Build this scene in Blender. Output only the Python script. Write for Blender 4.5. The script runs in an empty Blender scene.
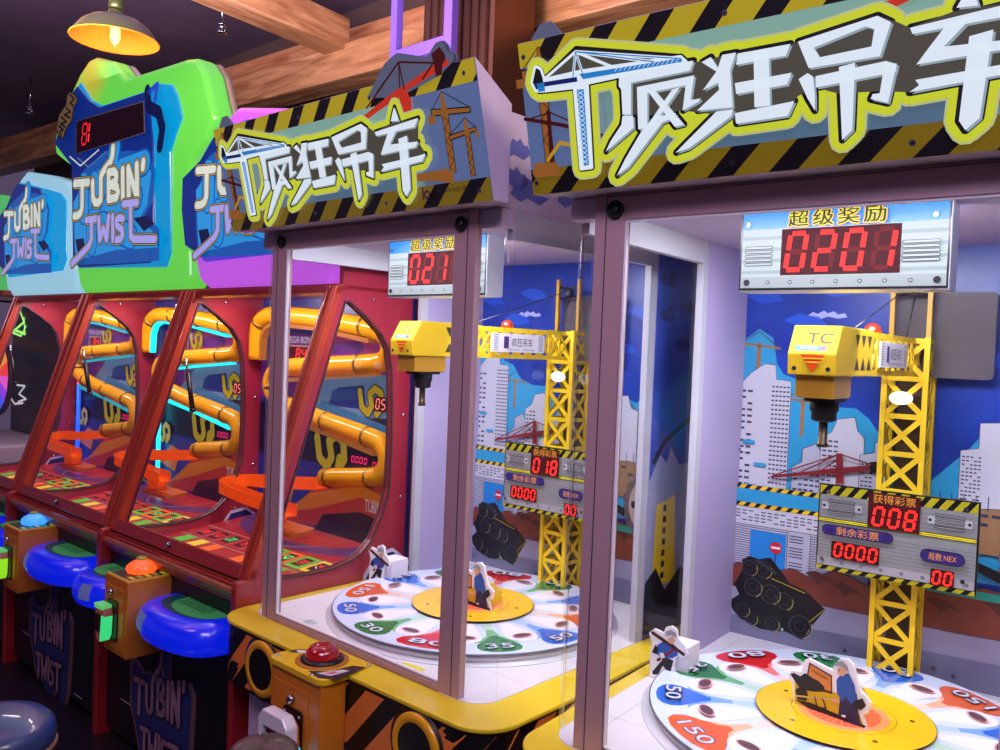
import bpy, bmesh, math, random
from mathutils import Vector, Matrix
random.seed(7)
SC = bpy.context.scene
COL = SC.collection
PI = math.pi
# ------------------------------------------------------------------ camera, exposure, world
F, PITCH, ROLL, CZ = 845.72, math.radians(-1.678), math.radians(2.267), 1.68
cd = bpy.data.cameras.new('camera'); cam = bpy.data.objects.new('camera', cd); COL.objects.link(cam)
cd.sensor_width = 36.0; cd.lens = F / 1000 * 36.0; cd.clip_start = 0.05; cd.clip_end = 60
cam.matrix_world = Matrix.Translation((0, 0, CZ)) @ Matrix.Rotation(PI / 2 + PITCH, 4, 'X') @ Matrix.Rotation(ROLL, 4, 'Z')
SC.camera = cam
SC.view_settings.view_transform = 'Standard'; SC.view_settings.look = 'None'
SC.view_settings.gamma = 1.0; SC.view_settings.exposure = 0.0; SC.view_settings.use_curve_mapping = False
SC.cycles.transparent_max_bounces = 32; SC.cycles.max_bounces = 8
SC.cycles.use_denoising = True
W = bpy.data.worlds.new('arcade_room_air'); SC.world = W; W.use_nodes = True
bg = W.node_tree.nodes['Background']; bg.inputs[0].default_value = (0.30, 0.22, 0.42, 1); bg.inputs[1].default_value = 0.28
# machine frames (x along the front, y into the machine, z up), measured on the photograph
M0 = (-0.7423, 2.7171, math.radians(-41.956))     # first claw machine and the row of ball-run machines
M1 = (0.1966, 1.8823, math.radians(-37.326))      # second claw machine
D = 0.791                                          # deck height of the claw machines
def frame(k):
    x, y, a = (M0, M1)[k]
    return Matrix.Translation((x, y, 0)) @ Matrix.Rotation(a, 4, 'Z')
FI = [frame(0).inverted(), frame(1).inverted()]
def ray(u, v):
    du, dv = (u - 500) / F, -(v - 375) / F
    X = du * math.cos(ROLL) - dv * math.sin(ROLL); Y = du * math.sin(ROLL) + dv * math.cos(ROLL)
    c, s = math.cos(PITCH), math.sin(PITCH)
    return Vector((X, c - Y * s, s + Y * c))
def hitp(k, u, v, P, n):
    """photo point -> point of a real plane of machine k (local coordinates, z from the floor)"""
    o = FI[k] @ Vector((0, 0, CZ)); d = FI[k].to_3x3() @ ray(u, v)
    n = Vector(n); t = (Vector(P) - o).dot(n) / d.dot(n)
    return o + d * t
def area(name, loc, rot, size, sizey, power, color, parent=None, spread=PI):
    l = bpy.data.lights.new(name, 'AREA'); l.shape = 'RECTANGLE'; l.size = size; l.size_y = sizey; l.energy = power
    l.color = color; l.spread = spread
    o = bpy.data.objects.new(name, l); COL.objects.link(o); o.location = loc; o.rotation_euler = rot
    if parent: o.parent = parent
    return o
# room fill: unseen area lights added to brighten the machines, beams and ceiling
area('hall_fill_warm', (1.9, 0.5, 3.6), (math.radians(20), 0, 0), 1.6, 1.0, 70, (1.0, 0.82, 0.70))
area('hall_fill_violet', (-0.2, -0.3, 3.3), (math.radians(35), 0, 0), 1.8, 0.8, 60, (0.82, 0.66, 1.0))
area('hall_fill_red', (-2.6, 1.7, 3.3), (math.radians(12), 0, 0), 1.0, 0.6, 18, (1.0, 0.45, 0.45))
area('beam_fill_warm', (-1.3, 2.7, 2.75), (math.radians(140), 0, math.radians(-30)), 1.2, 0.4, 60, (1.0, 0.76, 0.52))  # one-sided upward light, added to brighten the timber beams
area('ceiling_fill', (-2.6, 3.6, 3.0), (PI, 0, 0), 4.5, 1.6, 480, (0.74, 0.60, 0.92))  # unseen upward light added to lift the dark ceiling

# ------------------------------------------------------------------ materials
def lin(c):
    c = c / 255.0
    return c / 12.92 if c <= 0.04045 else ((c + 0.055) / 1.055) ** 2.4
_m = {}
def mat(rgb, rough=0.5, metal=0.0, emit=0.0, coat=0.0, noise=0.0, nscale=8.0, name=None):
    key = (tuple(rgb), rough, metal, emit, coat, noise, nscale)
    if key in _m: return _m[key]
    m = bpy.data.materials.new(name or 'surface_%d_%d_%d' % tuple(int(x) for x in rgb)); m.use_nodes = True
    nt = m.node_tree; b = nt.nodes['Principled BSDF']
    c = tuple(lin(x) for x in rgb) + (1,)
    b.inputs['Base Color'].default_value = c
    b.inputs['Roughness'].default_value = rough; b.inputs['Metallic'].default_value = metal
    b.inputs['Coat Weight'].default_value = coat; b.inputs['Coat Roughness'].default_value = 0.06
    if emit:
        b.inputs['Emission Color'].default_value = c; b.inputs['Emission Strength'].default_value = emit
        b.inputs['Base Color'].default_value = tuple(x * 0.22 for x in c[:3]) + (1,)
    if noise:
        tc = nt.nodes.new('ShaderNodeTexCoord'); nz = nt.nodes.new('ShaderNodeTexNoise'); nz.inputs['Scale'].default_value = nscale
        nz.inputs['Detail'].default_value = 5
        mx = nt.nodes.new('ShaderNodeMixRGB'); mx.blend_type = 'MULTIPLY'; mx.inputs[0].default_value = noise
        mx.inputs[1].default_value = c
        rp = nt.nodes.new('ShaderNodeValToRGB'); rp.color_ramp.elements[0].position = 0.3; rp.color_ramp.elements[1].position = 0.7
        nt.links.new(tc.outputs['Object'], nz.inputs['Vector']); nt.links.new(nz.outputs['Fac'], rp.inputs[0])
        nt.links.new(rp.outputs[0], mx.inputs[2]); nt.links.new(mx.outputs[0], b.inputs['Base Color'])
    _m[key] = m
    return m
def glass(name, tint=(1, 1, 1), ior=1.45, boost=1.0, rough=0.0):
    m = bpy.data.materials.new(name); m.use_nodes = True; nt = m.node_tree
    for n in list(nt.nodes): nt.nodes.remove(n)
    out = nt.nodes.new('ShaderNodeOutputMaterial'); mx = nt.nodes.new('ShaderNodeMixShader')
    tr = nt.nodes.new('ShaderNodeBsdfTransparent'); gl = nt.nodes.new('ShaderNodeBsdfGlossy'); fr = nt.nodes.new('ShaderNodeFresnel')
    ml = nt.nodes.new('ShaderNodeMath'); ml.operation = 'MULTIPLY'; ml.inputs[1].default_value = boost
    tr.inputs[0].default_value = tint + (1,); gl.inputs['Roughness'].default_value = rough; fr.inputs[0].default_value = ior
    ge = nt.nodes.new('ShaderNodeNewGeometry'); iv = nt.nodes.new('ShaderNodeMath'); iv.operation = 'SUBTRACT'; iv.inputs[0].default_value = 1.0
    m2 = nt.nodes.new('ShaderNodeMath'); m2.operation = 'MULTIPLY'      # only the outer skin of the pane reflects
    nt.links.new(ge.outputs['Backfacing'], iv.inputs[1]); nt.links.new(iv.outputs[0], m2.inputs[1])
    nt.links.new(fr.outputs[0], ml.inputs[0]); nt.links.new(ml.outputs[0], m2.inputs[0]); nt.links.new(m2.outputs[0], mx.inputs[0])
    nt.links.new(tr.outputs[0], mx.inputs[1]); nt.links.new(gl.outputs[0], mx.inputs[2]); nt.links.new(mx.outputs[0], out.inputs[0])
    return m
GLASS = glass('clear_acrylic', (0.995, 0.995, 0.995), 1.38, 0.8)
CURVED = glass('curved_clear_acrylic', (0.99, 0.99, 0.995), 1.45, 1.0, 0.03)
def translucent(name, rgb, mixf=0.55, rough=0.15, emit=0.0):
    m = bpy.data.materials.new(name); m.use_nodes = True; nt = m.node_tree
    b = nt.nodes['Principled BSDF']; out = nt.nodes['Material Output']
    c = tuple(lin(x) for x in rgb) + (1,)
    b.inputs['Base Color'].default_value = c; b.inputs['Roughness'].default_value = rough
    if emit: b.inputs['Emission Color'].default_value = c; b.inputs['Emission Strength'].default_value = emit
    tr = nt.nodes.new('ShaderNodeBsdfTransparent'); tr.inputs[0].default_value = tuple(0.3 + 0.7 * x for x in c[:3]) + (1,)
    mx = nt.nodes.new('ShaderNodeMixShader'); mx.inputs[0].default_value = mixf
    nt.links.new(tr.outputs[0], mx.inputs[1]); nt.links.new(b.outputs[0], mx.inputs[2]); nt.links.new(mx.outputs[0], out.inputs[0])
    return m
def wood(name, a, b_, stretch):
    m = bpy.data.materials.new(name); m.use_nodes = True; nt = m.node_tree; b = nt.nodes['Principled BSDF']
    tc = nt.nodes.new('ShaderNodeTexCoord'); mp = nt.nodes.new('ShaderNodeMapping'); mp.inputs['Scale'].default_value = stretch
    nz = nt.nodes.new('ShaderNodeTexNoise'); nz.inputs['Scale'].default_value = 3.0; nz.inputs['Detail'].default_value = 8; nz.inputs['Distortion'].default_value = 1.2
    rp = nt.nodes.new('ShaderNodeValToRGB'); rp.color_ramp.elements[0].position = 0.35; rp.color_ramp.elements[1].position = 0.68
    rp.color_ramp.elements[0].color = tuple(lin(x) for x in a) + (1,); rp.color_ramp.elements[1].color = tuple(lin(x) for x in b_) + (1,)
    nt.links.new(tc.outputs['Object'], mp.inputs[0]); nt.links.new(mp.outputs[0], nz.inputs['Vector'])
    nt.links.new(nz.outputs['Fac'], rp.inputs[0]); nt.links.new(rp.outputs[0], b.inputs['Base Color'])
    b.inputs['Roughness'].default_value = 0.45
    return m

# ------------------------------------------------------------------ mesh building
class MB:
    def __init__(s): s.v = []; s.f = []; s.m = []; s.mats = []; s.sm = []; s.T = Matrix.Identity(4)
    def mi(s, m):
        if m not in s.mats: s.mats.append(m)
        return s.mats.index(m)
    def add(s, vs, fs, m, smooth=False):
        b = len(s.v); k = s.mi(m)
        s.v += [tuple(s.T @ Vector(p)) for p in vs]
        for f in fs: s.f.append([b + i for i in f]); s.m.append(k); s.sm.append(smooth)
    def box(s, lo, hi, m):
        (a, b, c), (d, e, f) = lo, hi
        vs = [(a, b, c), (d, b, c), (d, e, c), (a, e, c), (a, b, f), (d, b, f), (d, e, f), (a, e, f)]
        s.add(vs, [(3, 2, 1, 0), (4, 5, 6, 7), (0, 1, 5, 4), (1, 2, 6, 5), (2, 3, 7, 6), (3, 0, 4, 7)], m)
    def bar(s, p, q, w, h, m, up=(0, 0, 1)):
        p, q = Vector(p), Vector(q); d = (q - p).normalized(); u = Vector(up)
        if abs(d.dot(u)) > 0.99: u = Vector((1, 0, 0))
        a = d.cross(u).normalized() * w / 2; b = a.cross(d).normalized() * h / 2
        vs = [p - a - b, p + a - b, p + a + b, p - a + b, q - a - b, q + a - b, q + a + b, q - a + b]
        s.add(vs, [(0, 1, 2, 3), (7, 6, 5, 4), (0, 4, 5, 1), (1, 5, 6, 2), (2, 6, 7, 3), (3, 7, 4, 0)], m)
    def tube(s, path, r, m, seg=14, caps=True, smooth=True):
        path = [Vector(p) for p in path]; n = len(path); rr = r if isinstance(r, (list, tuple)) else [r] * n
        vs = []; prev = None
        for i, p in enumerate(path):
            t = (path[min(i + 1, n - 1)] - path[max(i - 1, 0)]).normalized()
            if prev is None:
                a = t.orthogonal().normalized()
            else:
                a = (prev - t * prev.dot(t)).normalized()
            prev = a; b = t.cross(a)
            for j in range(seg):
                th = 2 * PI * j / seg; vs.append(p + (a * math.cos(th) + b * math.sin(th)) * rr[i])
        fs = [(i * seg + j, i * seg + (j + 1) % seg, (i + 1) * seg + (j + 1) % seg, (i + 1) * seg + j) for i in range(n - 1) for j in range(seg)]
        if caps: fs += [tuple(range(seg))[::-1], tuple((n - 1) * seg + j for j in range(seg))]
        s.add(vs, fs, m, smooth)
    def lathe(s, prof, c, m, seg=40, axis='z', smooth=True, sx=1.0, sy=1.0, caps=True):
        vs = []; c = Vector(c)
        for (r, z) in prof:
            for j in range(seg):
                t = 2 * PI * j / seg; x, y = r * math.cos(t) * sx, r * math.sin(t) * sy
                if axis == 'z': p = Vector((x, y, z))
                elif axis == 'y': p = Vector((x, z, y))
                else: p = Vector((z, x, y))
                vs.append(c + p)
        n = len(prof)
        fs = [(i * seg + j, i * seg + (j + 1) % seg, (i + 1) * seg + (j + 1) % seg, (i + 1) * seg + j) for i in range(n - 1) for j in range(seg)]
        if caps and prof[0][0] > 1e-6: fs.append(tuple(range(seg))[::-1])
        if caps and prof[-1][0] > 1e-6: fs.append(tuple((n - 1) * seg + j for j in range(seg)))
        s.add(vs, fs, m, smooth)
    def prism(s, poly, fn, a, b, m, mside=None):
        """poly: 2-D outline; fn(u, v, w) -> point; from depth a to b"""
        n = len(poly); vs = [fn(u, v, a) for u, v in poly] + [fn(u, v, b) for u, v in poly]
        s.add(vs, [tuple(range(n))[::-1], tuple(range(n, 2 * n))], m)
        s.add(vs, [(i, (i + 1) % n, n + (i + 1) % n, n + i) for i in range(n)], mside or m)
    def build(s, name, parent=None, bevel=0.0, seg=2):
        me = bpy.data.meshes.new(name); me.from_pydata(s.v, [], s.f)
        for m in s.mats: me.materials.append(m)
        me.polygons.foreach_set('material_index', s.m); me.polygons.foreach_set('use_smooth', s.sm)
        me.validate(); me.update()
        bm = bmesh.new(); bm.from_mesh(me)
        if bevel: bmesh.ops.remove_doubles(bm, verts=bm.verts, dist=1e-6)
        bmesh.ops.recalc_face_normals(bm, faces=bm.faces); bm.to_mesh(me); bm.free()
        o = bpy.data.objects.new(name, me); COL.objects.link(o)
        if bevel:
            md = o.modifiers.new('edge', 'BEVEL'); md.width = bevel; md.segments = seg; md.limit_method = 'ANGLE'
        if parent: o.parent = parent
        return o
def rrect(x0, y0, x1, y1, r, n=6, corners=(1, 1, 1, 1)):
    out = []
    for i, (cx, cy, a) in enumerate(((x0 + r, y0 + r, PI), (x1 - r, y0 + r, 1.5 * PI), (x1 - r, y1 - r, 0), (x0 + r, y1 - r, .5 * PI))):
        if corners[i]:
            for j in range(n + 1):
                t = a + PI / 2 * j / n; out.append((cx + r * math.cos(t), cy + r * math.sin(t)))
        else:
            out.append(((x0, y0), (x1, y0), (x1, y1), (x0, y1))[i])
    return out
XZ = lambda y0: (lambda u, v, w: (u, y0 + w, v))
YZ = lambda x0: (lambda u, v, w: (x0 + w, u, v))
XY = lambda z0: (lambda u, v, w: (u, v, z0 + w))
_txt = {}
def text_mesh(s):
    if s in _txt: return _txt[s]
    c = bpy.data.curves.new('lettering', 'FONT'); c.body = s; c.resolution_u = 3
    o = bpy.data.objects.new('lettering', c); COL.objects.link(o); bpy.context.view_layer.update()
    ev = o.evaluated_get(bpy.context.evaluated_depsgraph_get()); me = ev.to_mesh()
    vs = [(p.co.x, p.co.y) for p in me.vertices]; fs = [tuple(f.vertices) for f in me.polygons]; ev.to_mesh_clear()
    bpy.data.objects.remove(o); bpy.data.curves.remove(c)
    x0, x1 = min(p[0] for p in vs), max(p[0] for p in vs); y0, y1 = min(p[1] for p in vs), max(p[1] for p in vs)
    vs = [((x - x0) / (x1 - x0), (y - y0) / (y1 - y0)) for x, y in vs]
    _txt[s] = (vs, fs); return _txt[s]
class Print(MB):
    """flat printing on a real surface: origin O, axes U, V, outward N; every layer lies a hair above the last"""
    def __init__(s, O, U, V, N, step=0.00025):
        super().__init__(); s.O, s.U, s.Vv, s.N = Vector(O), Vector(U), Vector(V), Vector(N); s.w = step; s.step = step
    def up(s, k=1): s.w += s.step * k
    def P(s, u, v): return s.O + s.U * u + s.Vv * v + s.N * s.w
    def poly(s, pts, m): s.add([s.P(*p) for p in pts], [tuple(range(len(pts)))], m)
    def rect(s, x0, y0, x1, y1, m): s.poly([(x0, y0), (x1, y0), (x1, y1), (x0, y1)], m)
    def disc(s, x, y, r, m, n=20, ry=None):
        ry = ry or r; s.poly([(x + r * math.cos(2 * PI * i / n), y + ry * math.sin(2 * PI * i / n)) for i in range(n)], m)
    def ring(s, x, y, r0, r1, m, n=20, a0=0, a1=2 * PI):
        for i in range(n):
            a, b = a0 + (a1 - a0) * i / n, a0 + (a1 - a0) * (i + 1) / n
            s.poly([(x + r0 * math.cos(a), y + r0 * math.sin(a)), (x + r1 * math.cos(a), y + r1 * math.sin(a)),
                    (x + r1 * math.cos(b), y + r1 * math.sin(b)), (x + r0 * math.cos(b), y + r0 * math.sin(b))], m)
    def line(s, pts, w, m, closed=False, joint=True):
        q = list(pts) + ([pts[0]] if closed else [])
        for a, b in zip(q, q[1:]):
            dx, dy = b[0] - a[0], b[1] - a[1]; L = math.hypot(dx, dy)
            if L < 1e-7: continue
            nx, ny = -dy / L * w / 2, dx / L * w / 2
            s.poly([(a[0] + nx, a[1] + ny), (a[0] - nx, a[1] - ny), (b[0] - nx, b[1] - ny), (b[0] + nx, b[1] + ny)], m)
        if joint:
            for a in pts: s.disc(a[0], a[1], w / 2, m, 10)
    def text(s, t, x0, y0, x1, y1, m, slant=0.0, rot=None):
        vs, fs = text_mesh(t); out = []
        for x, y in vs:
            u, v = x0 + x * (x1 - x0) + slant * (y - .5) * (y1 - y0), y0 + y * (y1 - y0)
            if rot:
                cx, cy, a = rot; du, dv = u - cx, v - cy
                u, v = cx + du * math.cos(a) - dv * math.sin(a), cy + du * math.sin(a) + dv * math.cos(a)
            out.append(s.P(u, v))
        s.add(out, fs, m)
    def seg7(s, ch, x, y, w, h, t, on, off=None, slant=0.12):
        S = {'0': 'abcdef', '1': 'bc', '2': 'abged', '3': 'abgcd', '4': 'fgbc', '5': 'afgcd', '6': 'afgedc', '7': 'abc', '8': 'abcdefg', '9': 'abcdfg', ' ': ''}[ch]
        sh = lambda a, b: (x + a * w + slant * (b - .5) * h, y + b * h)
        E = {'a': ((0, 1), (1, 1)), 'b': ((1, 1), (1, .5)), 'c': ((1, .5), (1, 0)), 'd': ((0, 0), (1, 0)), 'e': ((0, .5), (0, 0)), 'f': ((0, 1), (0, .5)), 'g': ((0, .5), (1, .5))}
        for k, (p, q) in E.items():
            m = on if k in S else off
            if not m: continue
            g = 0.10
            p2 = (p[0] + (q[0] - p[0]) * g, p[1] + (q[1] - p[1]) * g); q2 = (q[0] - (q[0] - p[0]) * g, q[1] - (q[1] - p[1]) * g)
            s.line([sh(*p2), sh(*q2)], t, m, joint=False)
    def led(s, t, x0, y0, x1, y1, th, on, off=None):
        n = len(t); cw = (x1 - x0) / n
        for i, ch in enumerate(t): s.seg7(ch, x0 + cw * (i + .2), y0, cw * .58, y1 - y0, th, on, off)
    def hazard(s, x0, y0, x1, y1, period, lean, ya, bk, frac=.55, ph=0.0):
        s.rect(x0, y0, x1, y1, bk); s.up()
        x = x0 - abs(lean) - period + ph
        while x < x1 + abs(lean):
            q = [(x, y0), (x + period * frac, y0), (x + period * frac + lean, y1), (x + lean, y1)]
            # clip to the band in x
            out = []
            for side in (0, 1):
                src = q if side == 0 else out; lim = x0 if side == 0 else x1; res = []
                ins = (lambda p: p[0] >= lim) if side == 0 else (lambda p: p[0] <= lim)
                for i in range(len(src)):
                    a, b = src[i - 1], src[i]
                    if ins(a) != ins(b):
                        t = (lim - a[0]) / (b[0] - a[0]); res.append((lim, a[1] + t * (b[1] - a[1])))
                    if ins(b): res.append(b)
                out = res
            if len(out) >= 3: s.poly(out, ya)
            x += period
        s.up()
def empty(name, loc, rot=(0, 0, 0), label=None, cat=None, group=None, parent=None):
    o = bpy.data.objects.new(name, None); COL.objects.link(o); o.location = loc; o.rotation_euler = rot; o.empty_display_size = 0.1
    if parent: o.parent = parent
    if label: o['label'] = label
    if cat: o['category'] = cat
    if group: o['group'] = group
    return o
def tag(o, label, cat, group=None):
    o['label'] = label; o['category'] = cat
    if group: o['group'] = group
    return o
def struct(o): o['kind'] = 'structure'; return o
# ------------------------------------------------------------------ shared surfaces
YEL = mat((226, 190, 20), 0.28, coat=0.6); YELD = mat((222, 196, 34), 0.32, coat=0.4)
ALU = mat((178, 146, 152), 0.45, metal=0.15); ALUD = mat((96, 78, 80), 0.4, metal=0.5)
WHITE = mat((226, 224, 232), 0.4); WHITEP = mat((166, 156, 198), 0.5); LILAC = mat((196, 182, 205), 0.5, noise=0.08, nscale=3)
RIM = mat((176, 178, 192), 0.45); BLACK = mat((12, 12, 14), 0.35); RUB = mat((18, 17, 20), 0.6); CHROME = mat((200, 205, 215), 0.15, metal=1.0)
ORBOX = mat((200, 118, 24), 0.42, coat=0.25, noise=0.15, nscale=5)
STEEL = mat((120, 120, 128), 0.3, metal=0.9)
KHAKI = mat((96, 92, 72), 0.5, emit=0.55)
PAPER = mat((230, 230, 238), 0.5)
HB = mat((14, 12, 14), 0.4); HY = mat((222, 185, 24), 0.35, coat=0.3); HO = mat((224, 124, 52), 0.4, coat=0.3)
RED_ON = mat((255, 30, 26), 0.8, emit=1.6); RED_OFF = mat((120, 14, 30), 0.9, emit=0.6); RED_BG = mat((84, 12, 30), 0.95, emit=0.55)
LEDSTRIP = mat((250, 245, 255), 0.4, emit=3.0)

# ------------------------------------------------------------------ the hall
def hall():
    dark = mat((58, 42, 46), 0.8, noise=0.3, nscale=2.0)
    b = MB(); b.box((-9, -3.5, -0.05), (7, 12, 0), mat((34, 28, 34), 0.35, noise=0.4, nscale=4)); struct(b.build('floor'))
    b = MB(); b.box((-12, -3.5, 4.25), (9, 13, 4.35), mat((104, 82, 98), 0.8, noise=0.3, nscale=2.0)); struct(b.build('ceiling'))
    T = frame(0)
    b = MB(); b.T = T; b.box((-9.5, 2.55, 0), (8, 2.65, 4.25), mat((96, 72, 62), 0.8, noise=0.25, nscale=1.5)); struct(b.build('wall_back'))
    # timber beams under the ceiling: one along the row, one running towards the viewer
    WD = wood('sawn_pine_beam', (146, 94, 54), (206, 152, 98), (0.6, 5.0, 5.0))
    WD2 = wood('sawn_pine_cross_beam', (150, 88, 52), (220, 152, 100), (5.0, 0.6, 5.0))
    WD3 = wood('upper_pine_beam', (165, 98, 58), (224, 158, 104), (0.6, 5.0, 5.0))
    FIp = lambda u, v, z: hitp(0, u, v, (0, 0, z), (0, 0, 1))
    zb = D + 2.72
    p = FIp(20, 163, zb); q = FIp(480, 42, zb); d = (q - p).normalized(); n = Vector((-d.y, d.x, 0))
    if n.y < 0: n = -n
    a = p - d * 1.5; c = q + d * 4.5
    def beam(a, c, n, wdt, z0, z1, m, nm):
        o = bpy.data.objects.new(nm, None)
        L = (c - a).length; b = MB(); b.box((0, 0, 0), (L, wdt, z1 - z0), m); ob = b.build(nm, bevel=0.008)
        ang = math.atan2((c - a).y, (c - a).x)
        ob.matrix_world = T @ Matrix.Translation((a.x, a.y, z0)) @ Matrix.Rotation(ang, 4, 'Z')
        bpy.data.objects.remove(o); return struct(ob)
    beam(a, c, n, 0.22, zb, zb + 0.24, WD, 'trim_1')
    # cross beam: its lower edge runs from the top of the picture to the long beam
    r = FIp(328, 54, zb + 0.03); s = FIp(188, 0, zb + 0.03)
    zc_ = hitp(0, 324, 55, a, n).z
    r = FIp(324, 55, zc_); s = FIp(190, 0, zc_); dd = (s - r).normalized()
    beam(r - dd * 0.03, s + dd * 2.5, n, 0.22, zc_, zc_ + 0.22, WD, 'trim_2')
    # second timber behind and above the long beam
    b0 = a + Vector((0, 0.34, 0)); b1 = c + Vector((0, 0.34, 0))
    beam(b0, b1, n, 0.16, zb + 0.30, zb + 0.52, WD3, 'trim_3')
    # sprinklers
    for i, (u, v, zz) in enumerate(((222, 26, 3.95), (30, 108, 3.95))):
        P = frame(0) @ hitp(0, u, v, (0, 0, zz), (0, 0, 1))
        b = MB(); b.lathe([(0.035, 0.012), (0.035, 0.004), (0.02, 0.0), (0.02, -0.04), (0.045, -0.05), (0.045, -0.056), (0.0, -0.056)], (0, 0, 0), CHROME, 16)
        b.tube([(0.018, 0, 0), (0.026, 0, -0.025), (0.01, 0, -0.05)], 0.004, CHROME, 6); b.tube([(-0.018, 0, 0), (-0.026, 0, -0.025), (-0.01, 0, -0.05)], 0.004, CHROME, 6)
        b.tube([(0, 0, 0.01), (0, 0, 0.31)], 0.008, CHROME, 8); o = b.build('ceiling_sprinkler'); o.location = P
        tag(o, ('chrome ceiling sprinkler hanging between the timber beams', 'small metal sprinkler on the dark ceiling beyond the pendant lamp')[i], 'sprinkler')
    # pendant lamp
    P = ray(110, 33); P = Vector((0, 0, CZ)) + P * (3.85 / P.length)
    L = empty('pendant_lamp', P + Vector((.02, 0, 0)), label='green enamel pendant lamp with a glowing filament bulb', cat='lamp')
    L.scale = (.9, .9, .9)
    gr = mat((44, 50, 28), 0.4, coat=0.2); inn = mat((214, 118, 16), 0.7)
    b = MB(); pr = [(0.03, 0.095), (0.034, 0.064), (0.05, 0.060), (0.105, 0.052), (0.14, 0.026), (0.172, -0.016), (0.179, -0.028), (0.182, -0.030)]
    b.lathe(pr, (0, 0, 0), gr, 48, caps=False); b.lathe([(0.182, -0.030)] + [(r_ - 0.003, z_ - 0.003) for r_, z_ in pr[2:]][::-1] + [(0.0, 0.054)], (0, 0, 0), inn, 48, caps=False)
    b.build('lamp_shade', L)
    b = MB(); b.lathe([(0.0, 0.16), (0.022, 0.155), (0.03, 0.13), (0.032, 0.105), (0.026, 0.10)], (0, 0, 0), gr, 24); b.tube([(0, 0, 0.15), (0, 0, 4.25 - P.z)], 0.006, BLACK, 8); b.build('stem', L)
    b = MB(); b.lathe([(0.013, 0.052), (0.014, 0.03), (0.019, 0.018), (0.020, -0.022), (0.014, -0.040), (0.005, -0.050), (0.0, -0.060)], (0, 0, 0), mat((255, 196, 90), 0.3, emit=6), 20)
    bulb = b.build('bulb', L)
    b = MB(); fil = mat((255, 225, 110), 0.4, emit=14)
    for i in range(6):
        t = 2 * PI * i / 6; b.tube([(0.013 * math.cos(t), 0.013 * math.sin(t), 0.02), (0.012 * math.cos(t + .5), 0.012 * math.sin(t + .5), -0.03)], 0.0018, fil, 6)
    b.build('filament', bulb)
        # clad column with a violet-lit steel frame behind the first claw machine
    y = 1.62
    pp = lambda u, v, yy=y: hitp(0, u, v, (0, yy, 0), (0, 1, 0))
    C = empty('clad_column', frame(0) @ Vector((pp(425, 60).x, y, 0)), (0, 0, M0[2]), 'bronze ribbed metal column with a violet lit square tube frame', 'column')
    x0 = pp(399, 60).x - pp(425, 60).x; x1 = pp(453, 60).x - pp(425, 60).x; x2 = pp(478, 60).x - pp(425, 60).x; zc = pp(430, 50).z
    vio = mat((112, 84, 176), 0.35, metal=0.3); br = mat((120, 84, 66), 0.3, metal=0.8)  # the violet light on the frame is put into its colour
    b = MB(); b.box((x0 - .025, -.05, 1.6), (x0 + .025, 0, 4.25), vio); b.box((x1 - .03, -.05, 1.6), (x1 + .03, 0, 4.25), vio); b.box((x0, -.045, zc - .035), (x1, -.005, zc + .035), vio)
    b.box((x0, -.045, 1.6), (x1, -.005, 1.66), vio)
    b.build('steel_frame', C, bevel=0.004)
    b = MB()
    xx = x0 + 0.13
    while xx < x2:
        b.lathe([(0.03, 0), (0.03, 4.25)], (xx, 0.10, 0), br, 12); xx += 0.062
    b.box((x0 + .10, .10, 0), (x2 + .01, .42, 4.25), br)
    b.build('ribbed_cladding', C)
    # stools
    bluev = mat((40, 60, 110), 0.35, coat=0.4)
    def stool(x, y_, z, r, nm, label, ribbed=False):
        S = empty(nm, frame(0) @ Vector((x, y_, 0)), (0, 0, M0[2]), label, 'stool')
        b = MB(); sm_ = mat((84, 66, 62), 0.45, coat=0.2) if ribbed else bluev
        if ribbed:
            n = 72; prof = [(0.02, 0.0), (0.45, 0.004), (0.8, -0.012), (0.96, -0.04), (1.0, -0.08), (0.97, -0.115)]
            vs = [(0, 0, z)]; fs = []
            for i, (rr, zz) in enumerate(prof):
                for j in range(n * 2):
                    t = PI * j / n; k = 1 + (0.035 if j % 4 < 2 else -0.02) * (rr > .3) * (1 if i < 5 else 1)
                    vs.append((r * rr * math.cos(t) * (1 + 0.012 * (j % 4 < 2)), r * rr * math.sin(t) * (1 + 0.012 * (j % 4 < 2)), z + zz * r / .18 + (0.004 if j % 4 < 2 else -0.004) * (rr > .1)))
            N = 2 * n
            fs += [(0, 1 + j, 1 + (j + 1) % N) for j in range(N)]
            fs += [(1 + i * N + j, 1 + i * N + (j + 1) % N, 1 + (i + 1) * N + (j + 1) % N, 1 + (i + 1) * N + j) for i in range(len(prof) - 1) for j in range(N)]
            b.add(vs, fs, sm_, True)
        else:
            b.lathe([(0.0, z), (r * .6, z - .002), (r * .86, z - .012), (r * .97, z - .03), (r, z - .055), (r * .98, z - .085), (r * .9, z - .10), (0, z - .10)], (0, 0, 0), sm_, 56)
        b.build('seat', S)
        b = MB(); b.tube([(r * math.cos(2 * PI * i / 48) * .985, r * math.sin(2 * PI * i / 48) * .985, z - (.118 if ribbed else .088)) for i in range(49)], 0.006 if not ribbed else 0.004, mat((176, 128, 84), 0.3, metal=0.7), 8, caps=False); b.build('trim_band', S)
        b = MB(); b.lathe([(0.028, z - .10), (0.028, 0.03)], (0, 0, 0), CHROME, 20); b.build('post', S)
        b = MB(); b.lathe([(0.0, 0.035), (0.05, 0.03), (0.17, 0.012), (0.18, 0.0), (0, 0)], (0, 0, 0), CHROME, 40); b.build('base', S)
        b = MB(); b.tube([(0.13 * math.cos(2 * PI * i / 32), 0.13 * math.sin(2 * PI * i / 32), 0.25) for i in range(33)], 0.009, CHROME, 8, caps=False)
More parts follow.
